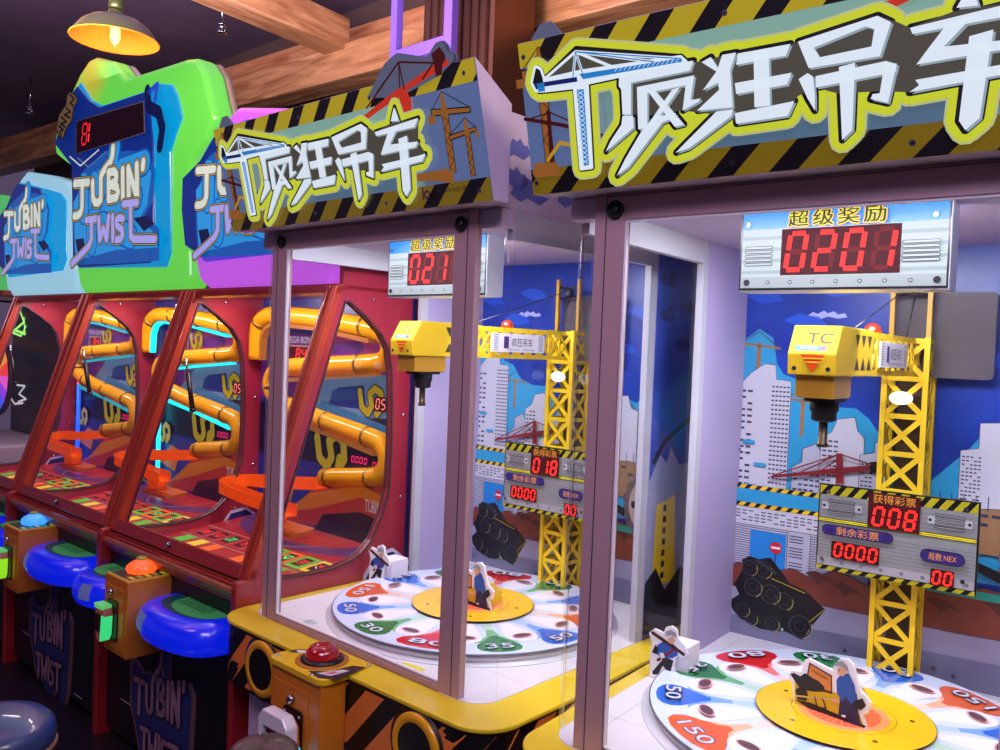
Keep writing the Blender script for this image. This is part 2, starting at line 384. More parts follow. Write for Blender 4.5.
        for i in range(3): b.tube([(0, 0, .25), (0.13 * math.cos(i * 2.094), 0.13 * math.sin(i * 2.094), 0.25)], 0.007, CHROME, 8)
        b.build('foot_ring', S)
    h = hitp(0, -8, 717, (0, 0, D - 0.2), (0, 0, 1)); stool(h.x, h.y, D - 0.2, 0.165, 'round_stool', 'blue padded round stool before the second ball machine')
    h = hitp(0, 264, 744, (0, 0, D - 0.13), (0, 0, 1)); stool(h.x, h.y, D - 0.13, 0.088, 'ribbed_stool', 'dark ribbed stool seat in front of the smaller claw machine', True)
hall()
# ------------------------------------------------------------------ claw machines (local frame, z from the floor)
def px(k, P, n, ox, oy, sc, pts, O=None, U=None, V=None):
    """points read off the photograph, put on a real plane: returns its (u, v) coordinates"""
    out = []
    for x, y in pts:
        h = hitp(k, ox + x / sc, oy + y / sc, P, n)
        out.append(((h - O).dot(U), (h - O).dot(V)) if O is not None else (h.x, h.z))
    return out
HO_ = Vector((0, -0.07, D + 1.238)); HU = Vector((1, 0, 0)); HV = Vector((0, -0.08, 0.302)).normalized(); HN = Vector((0, -0.9666, -0.2561))
HX0, HX1, HH = -0.118, 1.020, 0.318
def header(root):
    hd = empty('header_box', (0, 0, 0), parent=root)
    b = MB(); side = [(-0.069, D + 1.238), (-.02, D + 1.24), (-.02, D + 1.472), (-0.1505, D + 1.547)]
    b.prism(side, lambda u, v, w: (w, u, v), HX0, HX1, LILAC); b.build('header_shell', hd)
    A = lambda pts: px(1, HO_, HN, 540, 0, 3.846, pts, HO_, HU, HV)
    B = lambda pts: px(1, HO_, HN, 780, 0, 4.168, pts, HO_, HU, HV)
    C = lambda pts: px(0, HO_, HN, 320, 70, 4.689, pts, HO_, HU, HV)
    E = lambda pts: px(0, HO_, HN, 380, 0, 5.556, pts, HO_, HU, HV)
    S2 = lambda pts: px(1, HO_, HN, 500, 0, 2.0, pts, HO_, HU, HV)
    p = Print(HO_, HU, HV, HN, 0.0003)
    sky = mat((112, 138, 152), 0.3, emit=0.75, coat=0.5); sky2 = mat((126, 166, 152), 0.3, emit=0.85, coat=0.5); sky3 = mat((92, 112, 158), 0.3, emit=0.7, coat=0.5)
    sky0 = mat((110, 150, 146), 0.3, emit=0.8, coat=0.5); skyb = mat((88, 116, 142), 0.3, emit=0.7, coat=0.5)
    by = mat((210, 186, 34), 0.3, emit=0.5, coat=0.5); by2 = mat((150, 122, 20), 0.3, emit=0.4, coat=0.5); bk = mat((20, 17, 20), 0.3, coat=0.6)
    p.rect(HX0, 0, HX1, HH, sky3); p.up()
    p.rect(HX0 + .16, .05, HX1 - .22, .27, sky); p.up(); p.rect(HX0 + .20, .12, HX1 - .26, .27, sky0); p.up()
    p.poly([(0.15, .17), (.45, .19), (.76, .17), (.72, .27), (.18, .27)], sky2); p.rect(HX0 + .2, .05, HX1 - .3, .095, skyb); p.up(2)
    p.hazard(HX0, HH - .050, HX1, HH, .122, .045, by, bk, .58); p.hazard(HX0, 0, HX1, .054, .122, .055, by2, bk, .56, .03)
    p.up()
    # drawn cranes
    om = mat((172, 108, 44), 0.4, emit=0.5); od = mat((40, 22, 14), 0.4); rm = mat((205, 52, 30), 0.35, emit=0.7); rdk = mat((96, 20, 22), 0.4, emit=.3)
    yl = mat((220, 170, 40), 0.4, emit=.5)
    def mast(x, z0, z1, w, m, n=9):
        p.line([(x, z0), (x, z1)], w + .004, od, joint=False); p.up(); p.line([(x, z0), (x, z1)], w, m, joint=False); p.up()
        for i in range(n):
            a = z0 + (z1 - z0) * i / n; c = z0 + (z1 - z0) * (i + 1) / n
            p.line([(x - w / 2 * (1 if i % 2 else -1), a), (x + w / 2 * (1 if i % 2 else -1), c)], .0016, od, joint=False)
        p.up()
    def tower(x, z0, z1, s, m, flip=1):
        mast(x, z0, z1, .018 * s, m); j = z1
        p.poly([(x - .045 * s * flip, j + .004), (x - .045 * s * flip, j + .022 * s), (x + .085 * s * flip, j + .008), (x + .085 * s * flip, j - .006)], od); p.up()
        p.poly([(x - .042 * s * flip, j + .007), (x - .042 * s * flip, j + .019 * s), (x + .082 * s * flip, j + .005), (x + .082 * s * flip, j - .003)], m)
        p.poly([(x - .012 * s, j), (x + .012 * s, j), (x + .002, j + .055 * s), (x - .004, j + .055 * s)], m)
        p.line([(x, j + .055 * s), (x - .04 * s * flip, j + .02 * s)], .0022, od); p.line([(x, j + .055 * s), (x + .08 * s * flip, j + .008)], .0022, od)
        p.rect(x - .05 * s * flip - .008, j - .012, x - .04 * s * flip + .008, j + .006, m); p.up()
    tower(HX1 - .115, .075, .208, 1.0, om); tower(HX1 - .05, .06, .155, .7, om, -1); tower(HX0 + .055, .05, .24, 1.15, om)
    # red crane standing behind the lettering, the top of its jib cut out above the panel
    gz = mat((120, 128, 160), 0.4, emit=.35)
    E1 = E([(-60, 545), (0, 425), (40, 350), (105, 295), (170, 305), (270, 320), (320, 240), (350, 225), (375, 250), (385, 280), (420, 300), (425, 335), (345, 420), (120, 540)])
    p.poly(E1, gz); p.up()
    E2 = E([(-60, 640), (0, 590), (130, 490), (310, 360), (385, 330), (400, 355), (330, 400), (165, 500), (40, 590), (-60, 665)]); p.poly(E2, rm); p.up()
    p.poly(E([(-190, 700), (-60, 630), (0, 580), (130, 480), (150, 520), (-30, 640), (-160, 730)]), rm); p.up()
    for a_, b_ in (((118, 345), (330, 350)), ((118, 345), (0, 510)), ((118, 345), (-60, 600)), ((118, 345), (150, 500)), ((118, 345), (125, 500)), ((250, 440), (345, 300))):
        p.line(E([a_, b_]), .0045, rdk)
    p.up(); p.poly(E([(300, 300), (345, 260), (375, 300), (380, 330), (360, 360), (360, 415), (325, 425), (315, 360)]), rdk); p.poly(E([(115, 490), (160, 500), (190, 560), (190, 640), (140, 640), (125, 560)]), rm); p.up()
    # small red crane and excavator drawn under the crane's tower at the other end
    p.line(S2([(55, 238), (130, 250), (260, 285)]), .008, rdk); p.line(S2([(105, 225), (55, 240)]), .003, rdk); p.line(S2([(105, 225), (190, 262)]), .003, rdk); p.line(S2([(102, 225), (108, 320)]), .010, rdk)
    p.up(); p.line(S2([(100, 320), (125, 285), (148, 290)]), .008, yl); p.poly(S2([(70, 345), (75, 325), (120, 325), (125, 350), (75, 355)]), om); p.up()
    p.poly(C([(455, 490), (560, 470), (610, 460), (640, 490), (640, 530), (560, 520), (470, 520)]), om); p.up(2)
    # lettering: stroke outlines read off the sign
    G = []
    G.append(A([(318, 282), (425, 262), (432, 246), (448, 255), (602, 234), (588, 272), (362, 318), (362, 440), (330, 440), (325, 345), (315, 330)]))
    G.append(A([(330, 445), (370, 445), (372, 490), (265, 582), (285, 540), (325, 480)]))
    G.append(A([(385, 335), (605, 290), (590, 385), (630, 378), (622, 390), (560, 425), (572, 328), (425, 357), (425, 490), (390, 497)]))
    G.append(A([(428, 352), (458, 352), (565, 478), (530, 487)]))
    G.append(A([(520, 345), (550, 335), (468, 452), (435, 490), (425, 480)]))
    G.append(A([(455, 448), (535, 435), (530, 450), (482, 470), (352, 640), (308, 674), (340, 610), (405, 500)]))
    G.append(A([(633, 240), (668, 220), (695, 262), (712, 212), (765, 203), (742, 270), (752, 412), (615, 425), (700, 345), (696, 318), (637, 348), (690, 275)]))
    G.append(A([(755, 420), (745, 447), (585, 568), (533, 586), (568, 550), (690, 428)]))
    G.append(A([(772, 207), (973, 170), (955, 215), (765, 250)])); G.append(A([(760, 320), (978, 280), (960, 325), (765, 362)]))
    G.append(A([(832, 200), (890, 190), (895, 405), (835, 412)])); G.append(A([(760, 435), (988, 388), (962, 445), (765, 475)]))
    G.append(B([(88, 330), (125, 305), (148, 320), (155, 400), (155, 460), (125, 410)]))
    G.append(B([(158, 318), (450, 255), (495, 268), (490, 300), (160, 365)])); G.append(B([(445, 262), (495, 266), (458, 428), (386, 412), (395, 392), (424, 388)]))
    G.append(B([(255, 280), (322, 262), (310, 540), (268, 582)]))
    MU = [B([(85, 175), (415, 68), (472, 95), (462, 120), (402, 122), (365, 112), (150, 200)]), B([(85, 175), (150, 200), (175, 240), (130, 285)]), B([(130, 285), (175, 240), (390, 195), (425, 235)]), B([(390, 195), (402, 122), (466, 110), (425, 235)])]
    G += MU
    G.append(C([(350, 240), (360, 195), (366, 172), (374, 196), (388, 236)])); G.append(C([(275, 290), (478, 224), (462, 266), (282, 308)]))
    G.append(C([(340, 285), (385, 262), (345, 348), (478, 334), (466, 360), (303, 396), (318, 350)])); G.append(C([(320, 452), (512, 390), (498, 425), (303, 475)]))
    G.append(C([(308, 440), (500, 396), (512, 398), (318, 456)]))
    G.append(C([(386, 322), (426, 306), (442, 556), (422, 590), (406, 562)]))
    halo = mat((206, 214, 160), 0.35, emit=.6); ye = mat((204, 214, 52), 0.3, emit=.78); wh = mat((214, 226, 236), 0.3, emit=.92); whs = mat((150, 168, 176), 0.3, emit=.8)
    fillp = A([(320, 300), (430, 262), (590, 245), (640, 232), (760, 205), (975, 172)]) + B([(85, 175), (415, 68), (500, 95)]) + C([(275, 290), (345, 250), (478, 224), (478, 334), (512, 390), (498, 425), (303, 475)]) + B([(425, 380), (250, 390), (158, 365), (85, 400)]) + A([(985, 390), (962, 445), (765, 475), (745, 447), (560, 425), (430, 440), (330, 440)])
    CR = [A([(145, 335), (195, 330), (212, 642), (170, 648)]), A([(8, 350), (8, 312), (170, 275), (552, 220), (572, 238), (200, 318), (150, 335), (40, 348)])]
    apex = A([(150, 200)])[0]; AF = [A([(30, 305)])[0], A([(180, 290)])[0], A([(300, 262)])[0], A([(450, 238)])[0], A([(550, 226)])[0], A([(140, 300)])[0]]
    hookp = A([(-2, 262), (14, 270), (24, 300), (28, 325), (0, 345), (-14, 318)])
    TRI = A([(30, 305), (150, 190), (550, 222), (190, 300)])
    def halos(w, m):
        for g in G + CR + [hookp, TRI]: p.line(g, w, m, closed=True)
        p.poly(fillp, m) if m is not halo else None
        for g in CR + [TRI]: p.poly(g, m)
    halos(.046, halo); p.up(2); halos(.039, ye); p.up(2)
    dk = mat((92, 88, 76), 0.4, emit=.5); dk2 = mat((34, 30, 30), 0.4)
    for g in G + CR + [hookp, TRI]: p.line(g, .013, dk2, closed=True)
    p.up(2)
    p.poly(fillp, dk); p.poly(TRI, dk); p.up(2)
    for g in G: p.poly([(x + .0035, y - .0035) for x, y in g], whs)
    p.up(2)
    for g in G: p.poly(g, wh)
    bl = mat((36, 128, 200), 0.3, emit=.8); db = mat((28, 40, 120), 0.3, emit=.5)
    for g in CR: p.line(g, .007, wh, closed=True); p.poly(g, wh)
    p.line(hookp, .012, wh, closed=True); p.up()
    for t_ in AF: p.line([apex, t_], .006, wh)
    p.poly(hookp, dk2); p.up()
    p.poly(A([(155, 345), (182, 343), (202, 632), (182, 636)]), bl); p.poly(A([(165, 285), (555, 224), (560, 238), (180, 305)]), bl); p.poly(A([(-10, 322), (155, 296), (158, 314), (0, 338)]), db)
    p.poly(A([(0, 322), (30, 318), (34, 350), (8, 354)]), bl)
    for t_ in AF[1:4:2] + AF[4:]: p.line([apex, t_], .0022, bl)
    p.up()
    for i in range(16):
        y_ = 350 + i * 17.5; x_ = 168 + i * 1.25
        p.line(A([(x_ - 9, y_), (x_ + 11, y_ + 15)]), .0014, wh, joint=False); p.line(A([(x_ + 11, y_), (x_ - 9, y_ + 15)]), .0014, wh, joint=False)
    for i in range(14):
        x_ = 300 + i * 18; y_ = 266 - i * 2.7
        p.line(A([(x_, y_ + 10), (x_ + 12, y_ - 5)]), .0012, wh, joint=False)
    p.up()
    # maker's lettering at the corner
    pur = mat((70, 20, 70), .4, emit=.4); p.line(C([(500, 550), (505, 600)]), .005, pur); p.ring(*C([(522, 582)])[0], .006, .011, pur)
    tx = C([(560, 580), (715, 530)]); p.text('展码动漫', tx[0][0], tx[0][1], tx[1][0], tx[1][1] - .004, dk2)
    for x_ in (HX0 + .02, .35, .66, HX1 - .025):
        for y_ in (.025, HH - .03): p.disc(x_, y_, .0055, CHROME); p.up(); p.disc(x_, y_, .002, BLACK); p.up(0)
    p.build('sign_panel', hd)
    # back of the cut-outs that stand above the panel (their thickness)
    b = MB(); b.prism(E1, lambda u, v, w: HO_ + HU * u + HV * v - HN * w, 0.0005, 0.006, mat((90, 96, 130), .4)); b.build('crane_cutout', hd)
    q = S2([(70, 120), (62, 78), (80, 48), (100, 42), (118, 60), (140, 100), (150, 130)])
    b = MB(); b.prism(q, lambda u, v, w: HO_ + HU * u + HV * v - HN * w, 0.0005, 0.006, gz); b.build('crane_cutout', hd)
    return hd

BP = Vector((0, 1.045, 0)); BN = Vector((0, -1, 0))
def city(root):
    """printed back wall"""
    y = 1.045
    Zc = lambda pts: px(1, BP, BN, 720, 270, 4.686, pts); Zd = lambda pts: px(1, BP, BN, 720, 420, 2.886, pts)
    Ze = lambda pts: px(1, BP, BN, 870, 420, 3.754, pts); Z3 = lambda pts: px(1, BP, BN, 720, 190, 3.0, pts)
    Y0 = lambda pts: px(0, BP, BN, 600, 220, 3.75, pts); Y1 = lambda pts: px(0, BP, BN, 600, 420, 3.75, pts)
    p = Print((0, y, 0), (1, 0, 0), (0, 0, 1), BN, .0003)
    sky = mat((24, 62, 170), .35, noise=.5, nscale=3.5); cy = mat((44, 150, 200), .35); bd = mat((196, 198, 214), .4); bd2 = mat((176, 180, 200), .4)
    dk = mat((52, 56, 84), .4); brn = mat((146, 112, 78), .4); hill = mat((132, 58, 42), .4, noise=.4, nscale=9); gnd = mat((150, 150, 176), .4); gnd2 = mat((116, 118, 146), .4); blk = mat((16, 15, 18), .35)
    p.rect(-.068, D, .968, D + 1.235, sky); p.up()
    cl = lambda c: [(x + c[0], z + c[1]) for x, z in ((-.06, 0), (-.045, .012), (-.03, .006), (-.012, .016), (0, .008), (.018, .014), (.03, .004), (.05, .008), (.058, -.004), (.03, -.008), (0, -.002), (-.02, -.01), (-.04, -.004))]
    swirl = mat((60, 110, 215), .35)
    p.poly(cl(Zc([(505, 215)])[0]), mat((170, 180, 225), .4)); p.poly([(x * 1, z) for x, z in cl((.86, D + 1.0))], mat((170, 190, 235), .4))
    for i, (a, c_) in enumerate(((-.02, 1.10), (.12, 1.02), (.70, 1.05), (.84, 1.12), (.62, .92), (.2, 1.12))): p.poly([(x + a, z + D + c_) for x, z in ((-.05, 0), (0, .02), (.06, .01), (.09, -.02), (.02, -.03))], mat((34, 84, 200), .35))
    p.poly([(-.068, D + .98), (.03, D + 1.02), (.1, D + .96), (.2, D + 1.0), (.35, D + .93), (.2, D + .9), (.03, D + .92), (-.068, D + .88)], mat((20, 48, 150), .35))
    p.up()
    c0 = Zc([(105, 335), (185, 275), (250, 318), (268, 440), (300, 490), (370, 515), (440, 600), (520, 640), (640, 650), (700, 700), (760, 790)])
    c0 = [(-.068, c0[0][1] - .02)] + c0 + [(.50, D + .55), (.60, D + .66), (.66, D + .74), (.72, D + .72), (.80, D + .80), (.86, D + .92), (.905, D + .90), (.968, D + .72), (.968, D + .3), (-.068, D + .3)]
    p.poly(c0, cy); p.up()
    # drawn tower cranes on the skyline
    def mini(x, z, s):
        p.line([(x, z - .12 * s), (x, z)], .012 * s, brn, joint=False); p.line([(x - .05 * s, z - .004), (x + .055 * s, z - .014 * s)], .007 * s, brn); p.line([(x - .045 * s, z), (x, z + .03 * s), (x + .05 * s, z - .012)], .003, mat((90, 52, 30), .4))
        p.rect(x - .052 * s, z - .016 * s, x - .036 * s, z, brn)
    q = Zc([(185, 340)])[0]; mini(q[0], q[1], 1.2); q = Zc([(390, 600)])[0]; mini(q[0], q[1], 1.0); mini(.86, D + .80, 1.4); mini(.69, D + .69, 1.0); p.up()
    def bld(pts, m=bd, win=None, rows=12, cols=4, side=1):
        p.poly(pts, m); p.line(pts, .0022, dk, closed=True, joint=False); p.up()
        if win:
            x0, z0, x1, z1 = win
            for r_ in range(rows):
                z_ = z0 + (z1 - z0) * (r_ + .3) / rows
                for c_ in range(cols):
                    if (r_ * 7 + c_ * 3) % 5 == 0: continue
                    xa = x0 + (x1 - x0) * c_ / cols; p.rect(xa, z_, xa + (x1 - x0) / cols * .72, z_ + (z1 - z0) / rows * .36, dk)
            p.up()
    fl = D + .40
    B1 = Zc([(110, 520), (150, 480), (190, 452), (215, 440), (262, 445), (265, 512), (335, 522), (350, 750)]); zt = B1[3][1]
    bld([(-.068, B1[0][1])] + B1[:3] + B1[3:5] + [(B1[5][0], B1[5][1]), (B1[6][0], B1[6][1]), (B1[6][0] + .0, fl), (-.068, fl)], bd, (-.055, D + .44, -.01, D + .80), 18, 2)
    for (xa, za, xb, zb_) in ((B1[5][0] - .012, D + .50, B1[6][0], B1[5][1] - .012), ):
        for r_ in range(22):
            z_ = za + (zb_ - za) * r_ / 22
            for c_ in range(5): p.rect(xa + (xb - xa) * c_ / 5, z_, xa + (xb - xa) * (c_ + .7) / 5, z_ + .005, dk)
    p.up()
    bld([(.12, fl), (.12, D + .56), (.15, D + .58), (.15, D + .62), (.19, D + .64), (.215, D + .60), (.215, fl)], bd2, (.125, D + .42, .21, D + .55), 8, 5)
    bld([(.205, fl), (.205, D + .66), (.235, D + .68), (.25, D + .72), (.30, D + .73), (.31, D + .69), (.33, D + .67), (.33, fl)], bd, (.21, D + .42, .26, D + .66), 16, 3)
    bld([(.32, fl), (.32, D + .62), (.36, D + .63), (.36, D + .66), (.41, D + .66), (.41, fl)], bd2, (.325, D + .42, .36, D + .6), 14, 3)
    bld([(.585, D + .44), (.585, D + .66), (.63, D + .67), (.63, D + .74), (.685, D + .745), (.70, D + .70), (.73, D + .69), (.73, D + .44)], bd, (.59, D + .50, .64, D + .65), 14, 5)
    bld([(.77, D + .36), (.77, D + .60), (.80, D + .61), (.80, D + .64), (.84, D + .64), (.84, D + .36)], bd2, (.775, D + .4, .83, D + .6), 12, 4)
    bld([(.88, D + .3), (.88, D + .68), (.90, D + .70), (.968, D + .70), (.968, D + .3)], bd, (.885, D + .4, .93, D + .66), 18, 3)
    # unfinished brown blocks
    bld([(.50, D + .42), (.50, D + .50), (.53, D + .52), (.60, D + .525), (.60, D + .50), (.70, D + .51), (.78, D + .50), (.78, D + .38), (.50, D + .38)], brn, (.52, D + .45, .76, D + .50), 2, 8)
    bld([(.80, D + .36), (.80, D + .50), (.84, D + .54), (.90, D + .52), (.90, D + .36)], brn, (.81, D + .4, .89, D + .5), 3, 4)
    for i in range(9): p.line([(.51 + i * .03, D + .50), (.51 + i * .03, D + .54)], .0025, dk, joint=False)
    for (xa, za) in ((-.04, .62), (.0, .55), (-.03, .48)): p.rect(xa, D + za, xa + .04, D + za + .012, cy)
    p.up()
    # lower storeys, blue hoarding and the hazard-edged bridge
    p.rect(-.068, D + .22, .36, fl, gnd2); p.up()
    for i in range(22): p.rect(-.068, D + .235 + i * .0075, .30, D + .238 + i * .0075, bd)
    p.up(); p.rect(.0, D + .20, .115, D + .345, mat((30, 130, 210), .35)); p.up()
    bld([(.12, D + .2), (.12, D + .36), (.19, D + .36), (.19, D + .2)], bd2, (.125, D + .22, .185, D + .35), 14, 1); bld([(-.068, D + .36), (-.068, D + .42), (.30, D + .42), (.30, D + .36)], bd, (-.05, D + .37, .28, D + .41), 4, 16)
    br = Zd([(48, 240), (285, 287), (285, 312), (48, 272)])
    zb0, zt0 = D + .432, D + .475
    p.rect(-.068, zb0, .36, zt0, cy); p.up(); p.hazard(-.068, zt0, .36, zt0 + .014, .034, .012, HY, HB); p.hazard(-.068, zb0 - .014, .36, zb0, .034, .012, HY, HB)
    p.disc(.085, D + .30, .019, mat((190, 30, 40), .4)); p.up(); p.rect(.071, D + .2965, .099, D + .3035, WHITE); p.rect(.0835, D + .2, .0865, D + .281, dk); p.up()
    hp_ = [(-.068, D + .21), (-.03, D + .235), (.06, D + .215), (.14, D + .245), (.2, D + .225), (.27, D + .265), (.36, D + .235), (.45, D + .275), (.56, D + .25), (.66, D + .29), (.78, D + .27), (.968, D + .31), (.968, D + .12), (-.068, D + .12)]
    p.poly(hp_, hill); p.line(hp_[:-2], .003, dk); p.up()
    hb = mat((84, 34, 26), .4)
    for (x_, z_) in ((.22, .24), (.30, .22), (.40, .245), (.56, .23), (.7, .25), (.84, .27)):
        p.poly([(x_ + a, D + z_ + c_) for a, c_ in ((-.04, 0), (-.01, .012), (.03, -.002), (.05, -.018), (.02, -.012), (0, -.03), (-.02, -.01))], hb)
    p.up()
    p.poly([(-.068, D), (-.068, D + .155), (.2, D + .148), (.6, D + .15), (.968, D + .165), (.968, D)], gnd); p.line([(-.068, D + .155), (.2, D + .148), (.6, D + .15), (.968, D + .165)], .003, dk); p.up()
    p.poly([(-.068, D), (-.068, D + .06), (.3, D + .075), (.968, D + .095), (.968, D)], gnd2); p.up()
    p.rect(.36, D + .255, .968, D + .278, mat((30, 150, 130), .35)); p.up()
    # pile of black pipes
    pl = Zd([(42, 545), (30, 520), (60, 500), (45, 470), (70, 430), (68, 400), (90, 390), (115, 400), (150, 395), (185, 440), (205, 470), (250, 490), (308, 545), (262, 600), (240, 632), (195, 608), (160, 605), (120, 600), (85, 580), (62, 570)])
    p.poly(pl, blk); p.up(); yl = mat((206, 196, 40), .4); g3 = mat((52, 54, 62), .4)
    for (cx, cy_, r_) in ((90, 425, 24), (130, 430, 26), (100, 480, 28), (150, 500, 30), (70, 545, 22), (95, 570, 20), (155, 585, 22), (235, 592, 34), (190, 520, 26)):
        c_ = Zd([(cx, cy_)])[0]; R_ = r_ / 2.886 / 330
        p.ring(c_[0], c_[1], R_ * .86, R_, g3, 22); p.disc(c_[0], c_[1], R_ * .5, g3); p.up(); p.disc(c_[0], c_[1], R_ * .42, blk); p.ring(c_[0], c_[1], R_ * 1.0, R_ * 1.05, yl, 8, -1.2, .4)
    p.line(Zd([(155, 455), (250, 497)]), .0018, yl); p.line(Zd([(262, 580), (305, 545)]), .0018, yl); p.line(Zd([(110, 400), (165, 440)]), .010, g3); p.up()
    # red level crane on the skyline
    rc = mat((120, 30, 36), .4)
    p.poly(Zd([(148, 160), (330, 138), (450, 128), (470, 142), (335, 154), (155, 165)]), rc); p.poly(Zd([(340, 95), (358, 95), (362, 182), (338, 182)]), rc); p.up()
    for s_ in (((350, 97), (160, 158)), ((350, 97), (240, 148)), ((350, 97), (455, 132)), ((350, 110), (300, 142))): p.line(Zd(list(s_)), .0042, rc)
    p.poly(Zd([(435, 120), (465, 118), (468, 150), (438, 152)]), blk); p.up()
    # bucket wheel of an excavator
    wx, wz = .80, D + .36; bw = mat((96, 84, 86), .4); bw2 = mat((170, 150, 146), .4)
    for i in range(15):
        a = 2 * PI * i / 15; p.disc(wx + .085 * math.cos(a), wz + .10 * math.sin(a), .026, bw)
    p.up(); p.disc(wx, wz, .085, bw2, ry=.10); p.up()
    for i in range(14):
        a = 2 * PI * i / 14; p.disc(wx + .062 * math.cos(a) * (.6 + .4 * (i % 2)), wz + .075 * math.sin(a), .014, blk, 9)
    p.disc(wx, wz, .03, blk); p.up(); p.disc(wx, wz, .016, bw2); p.poly([(wx + .02, wz), (wx + .15, wz + .14), (wx + .168, wz + .13), (wx + .04, wz - .02)], blk)
    p.poly([(wx - .1, wz - .02), (wx - .22, wz + .02), (wx - .22, wz + .0), (wx - .1, wz - .05)], blk)
    p.disc(wx + .06, D + .09, .045, mat((110, 60, 62), .4), ry=.05); p.up(); p.disc(wx + .06, D + .09, .03, mat((150, 90, 84), .4), ry=.034); p.up(); p.disc(wx + .065, D + .09, .018, blk, ry=.02)
    p.up()
    for (x_, z_) in ((-.03, .03), (.12, .05), (.31, .03), (.55, .04), (.75, .05), (-.045, .60), (.6, .03), (.9, .6)): p.disc(x_, D + z_, .005, CHROME)
    o = p.build('back_panel_print', root)
    b = MB(); b.box((-.068, 1.0455, D), (.968, 1.065, D + 1.236), WHITEP); b.build('back_panel', root)
    return o

def lattice(b, x, y0, z0, y1, z1, n, w, t, m, axis='y'):
    """flat cross-braced side: chords along y (or z) at x"""
    if axis == 'y':
        b.bar((x, y0, z0 + w / 2), (x, y1, z0 + w / 2), t, w, m); b.bar((x, y0, z1 - w / 2), (x, y1, z1 - w / 2), t, w, m)
        for i in range(n):
            a, c = y0 + (y1 - y0) * i / n, y0 + (y1 - y0) * (i + 1) / n
            b.bar((x, a, z0 + w / 2), (x, c, z1 - w / 2), t * .9, w * .62, m); b.bar((x, a, z1 - w / 2), (x, c, z0 + w / 2), t * .8, w * .62, m)
            b.bar((x, c, z0), (x, c, z1), t * .85, w * .55, m, up=(0, 1, 0))
def crane(root):
    cr = empty('crane', (0, 0, 0), parent=root)
    Z0, Z1 = D + .862, D + .966
    yb = mat((232, 196, 20), .55); yd = mat((196, 150, 34), .4)
    b = MB()   # head: a folded sheet with a slanting face
    X0, X1 = .380, .480
    prof = [(.183, Z0), (.178, Z0 + .045), (.215, Z1 + .002), (.47, Z1 + .002), (.47, Z0)]
    b.prism(prof, lambda u, v, w: (w, u, v), X0, X1, yb)
    b.build('head', cr, bevel=.0025)
    p = Print((0, 0, 0), (0, 1, 0), (0, 0, 1), (1, 0, 0), .0004); p.O = Vector((X1, 0, 0))
    hole = mat((70, 58, 40), .5)
    for c_ in (.335, .385, .435):
        w_ = .019
        p.poly([(c_ - w_, Z1 - .012), (c_ + w_, Z1 - .012), (c_, Z1 - .042)], hole); p.poly([(c_ - w_, Z0 + .014), (c_ + w_, Z0 + .014), (c_, Z0 + .044)], hole)
    p.build('head_openings', cr)
    # print on the slanting face
    V = Vector((0, .215 - .178, Z1 - Z0 - .043)).normalized(); N = Vector((0, -V.z, V.y)); p = Print((X0, .178, Z0 + .045), (1, 0, 0), V, N, .0005)
    p.text('TC', .034, .026, .086, .052, mat((96, 98, 92), .5)); p.text('TC', .0348, .026, .0868, .052, mat((96, 98, 92), .5)); p.rect(.014, .008, .078, .020, mat((30, 130, 190), .3)); p.up(); p.text('吊车游戏', .024, .010, .060, .018, WHITE); p.rect(.066, .010, .076, .018, mat((200, 40, 60), .3)); p.up()
    p.build('head_print', cr)
    p = Print((X0, .1795, Z0), (1, 0, 0), (0, 0, 1), (0, -1, 0), .0012)
    ro = mat((225, 70, 20), .35); p.poly([(.026, .044), (.078, .044), (.052, .008)], ro); p.up(); p.rect(.028, .034, .076, .037, yb); p.rect(.034, .026, .070, .029, yb)
    for x_ in (.016, .086): p.up(); p.disc(x_, .014, .005, CHROME, 12); p.up(); p.disc(x_, .014, .0022, BLACK, 8)
    p.build('warning_triangle', cr)
    b = MB(); b.box((.392, .20, Z0 - .048), (.472, .33, Z0), yd); b.build('motor_box', cr, bevel=.002)
    b = MB(); b.box((.405, .225, Z0 - .056), (.468, .31, Z0 - .048), RUB); b.lathe([(0.0, Z0 - .048), (.030, Z0 - .05), (.030, Z0 - .075), (.026, Z0 - .08), (.026, Z0 - .096), (.018, Z0 - .10), (0, Z0 - .10)], (.435, .268, 0), RUB, 24); b.build('winch_housing', cr)
    b = MB(); b.lathe([(.0095, Z0 - .095), (.0095, Z0 - .145), (.012, Z0 - .147), (.012, Z0 - .155), (0, Z0 - .155)], (.435, .268, 0), mat((96, 84, 60), .35, metal=.8), 16); b.build('grab_rod', cr)
    # boom
    b = MB(); y0, y1 = .47, 1.02
    for x_ in (X0 + .004, X1 - .004): lattice(b, x_, y0, Z0, y1, Z1, 9, .014, .003, yb)
    for i in range(10):
        yy = y0 + (y1 - y0) * i / 9; b.bar((X0, yy, Z1 - .003), (X1, yy, Z1 - .003), .006, .003, yd); b.bar((X0, yy, Z0 + .003), (X1, yy, Z0 + .003), .006, .003, yd)
    b.build('boom', cr)
    p = Print((X1 + .004, 0, 0), (0, 1, 0), (0, 0, 1), (1, 0, 0), .0004); a, c_ = .525, .80
    b = MB(); b.box((X1, a, Z0 + .022), (X1 + .004, c_, Z1 - .02), WHITE); pl = b.build('name_plate', cr)
    gm = mat((96, 98, 116), .4)
    for i in range(9):
        z_ = Z0 + .028 + i * .0062; p.rect(a + .01, z_, a + .032, z_ + .002, gm); p.rect(c_ - .032, z_, c_ - .01, z_ + .002, gm)
    p.rect(a + .06, Z0 + .034, a + .085, Z1 - .03, mat((70, 46, 110), .4)); p.text('疯狂吊车', a + .10, Z0 + .040, a + .21, Z1 - .034, mat((24, 26, 50), .4)); p.text('CRAZY CRANE', a + .08, Z0 + .027, a + .22, Z0 + .034, gm); p.build('name_plate_print', pl)
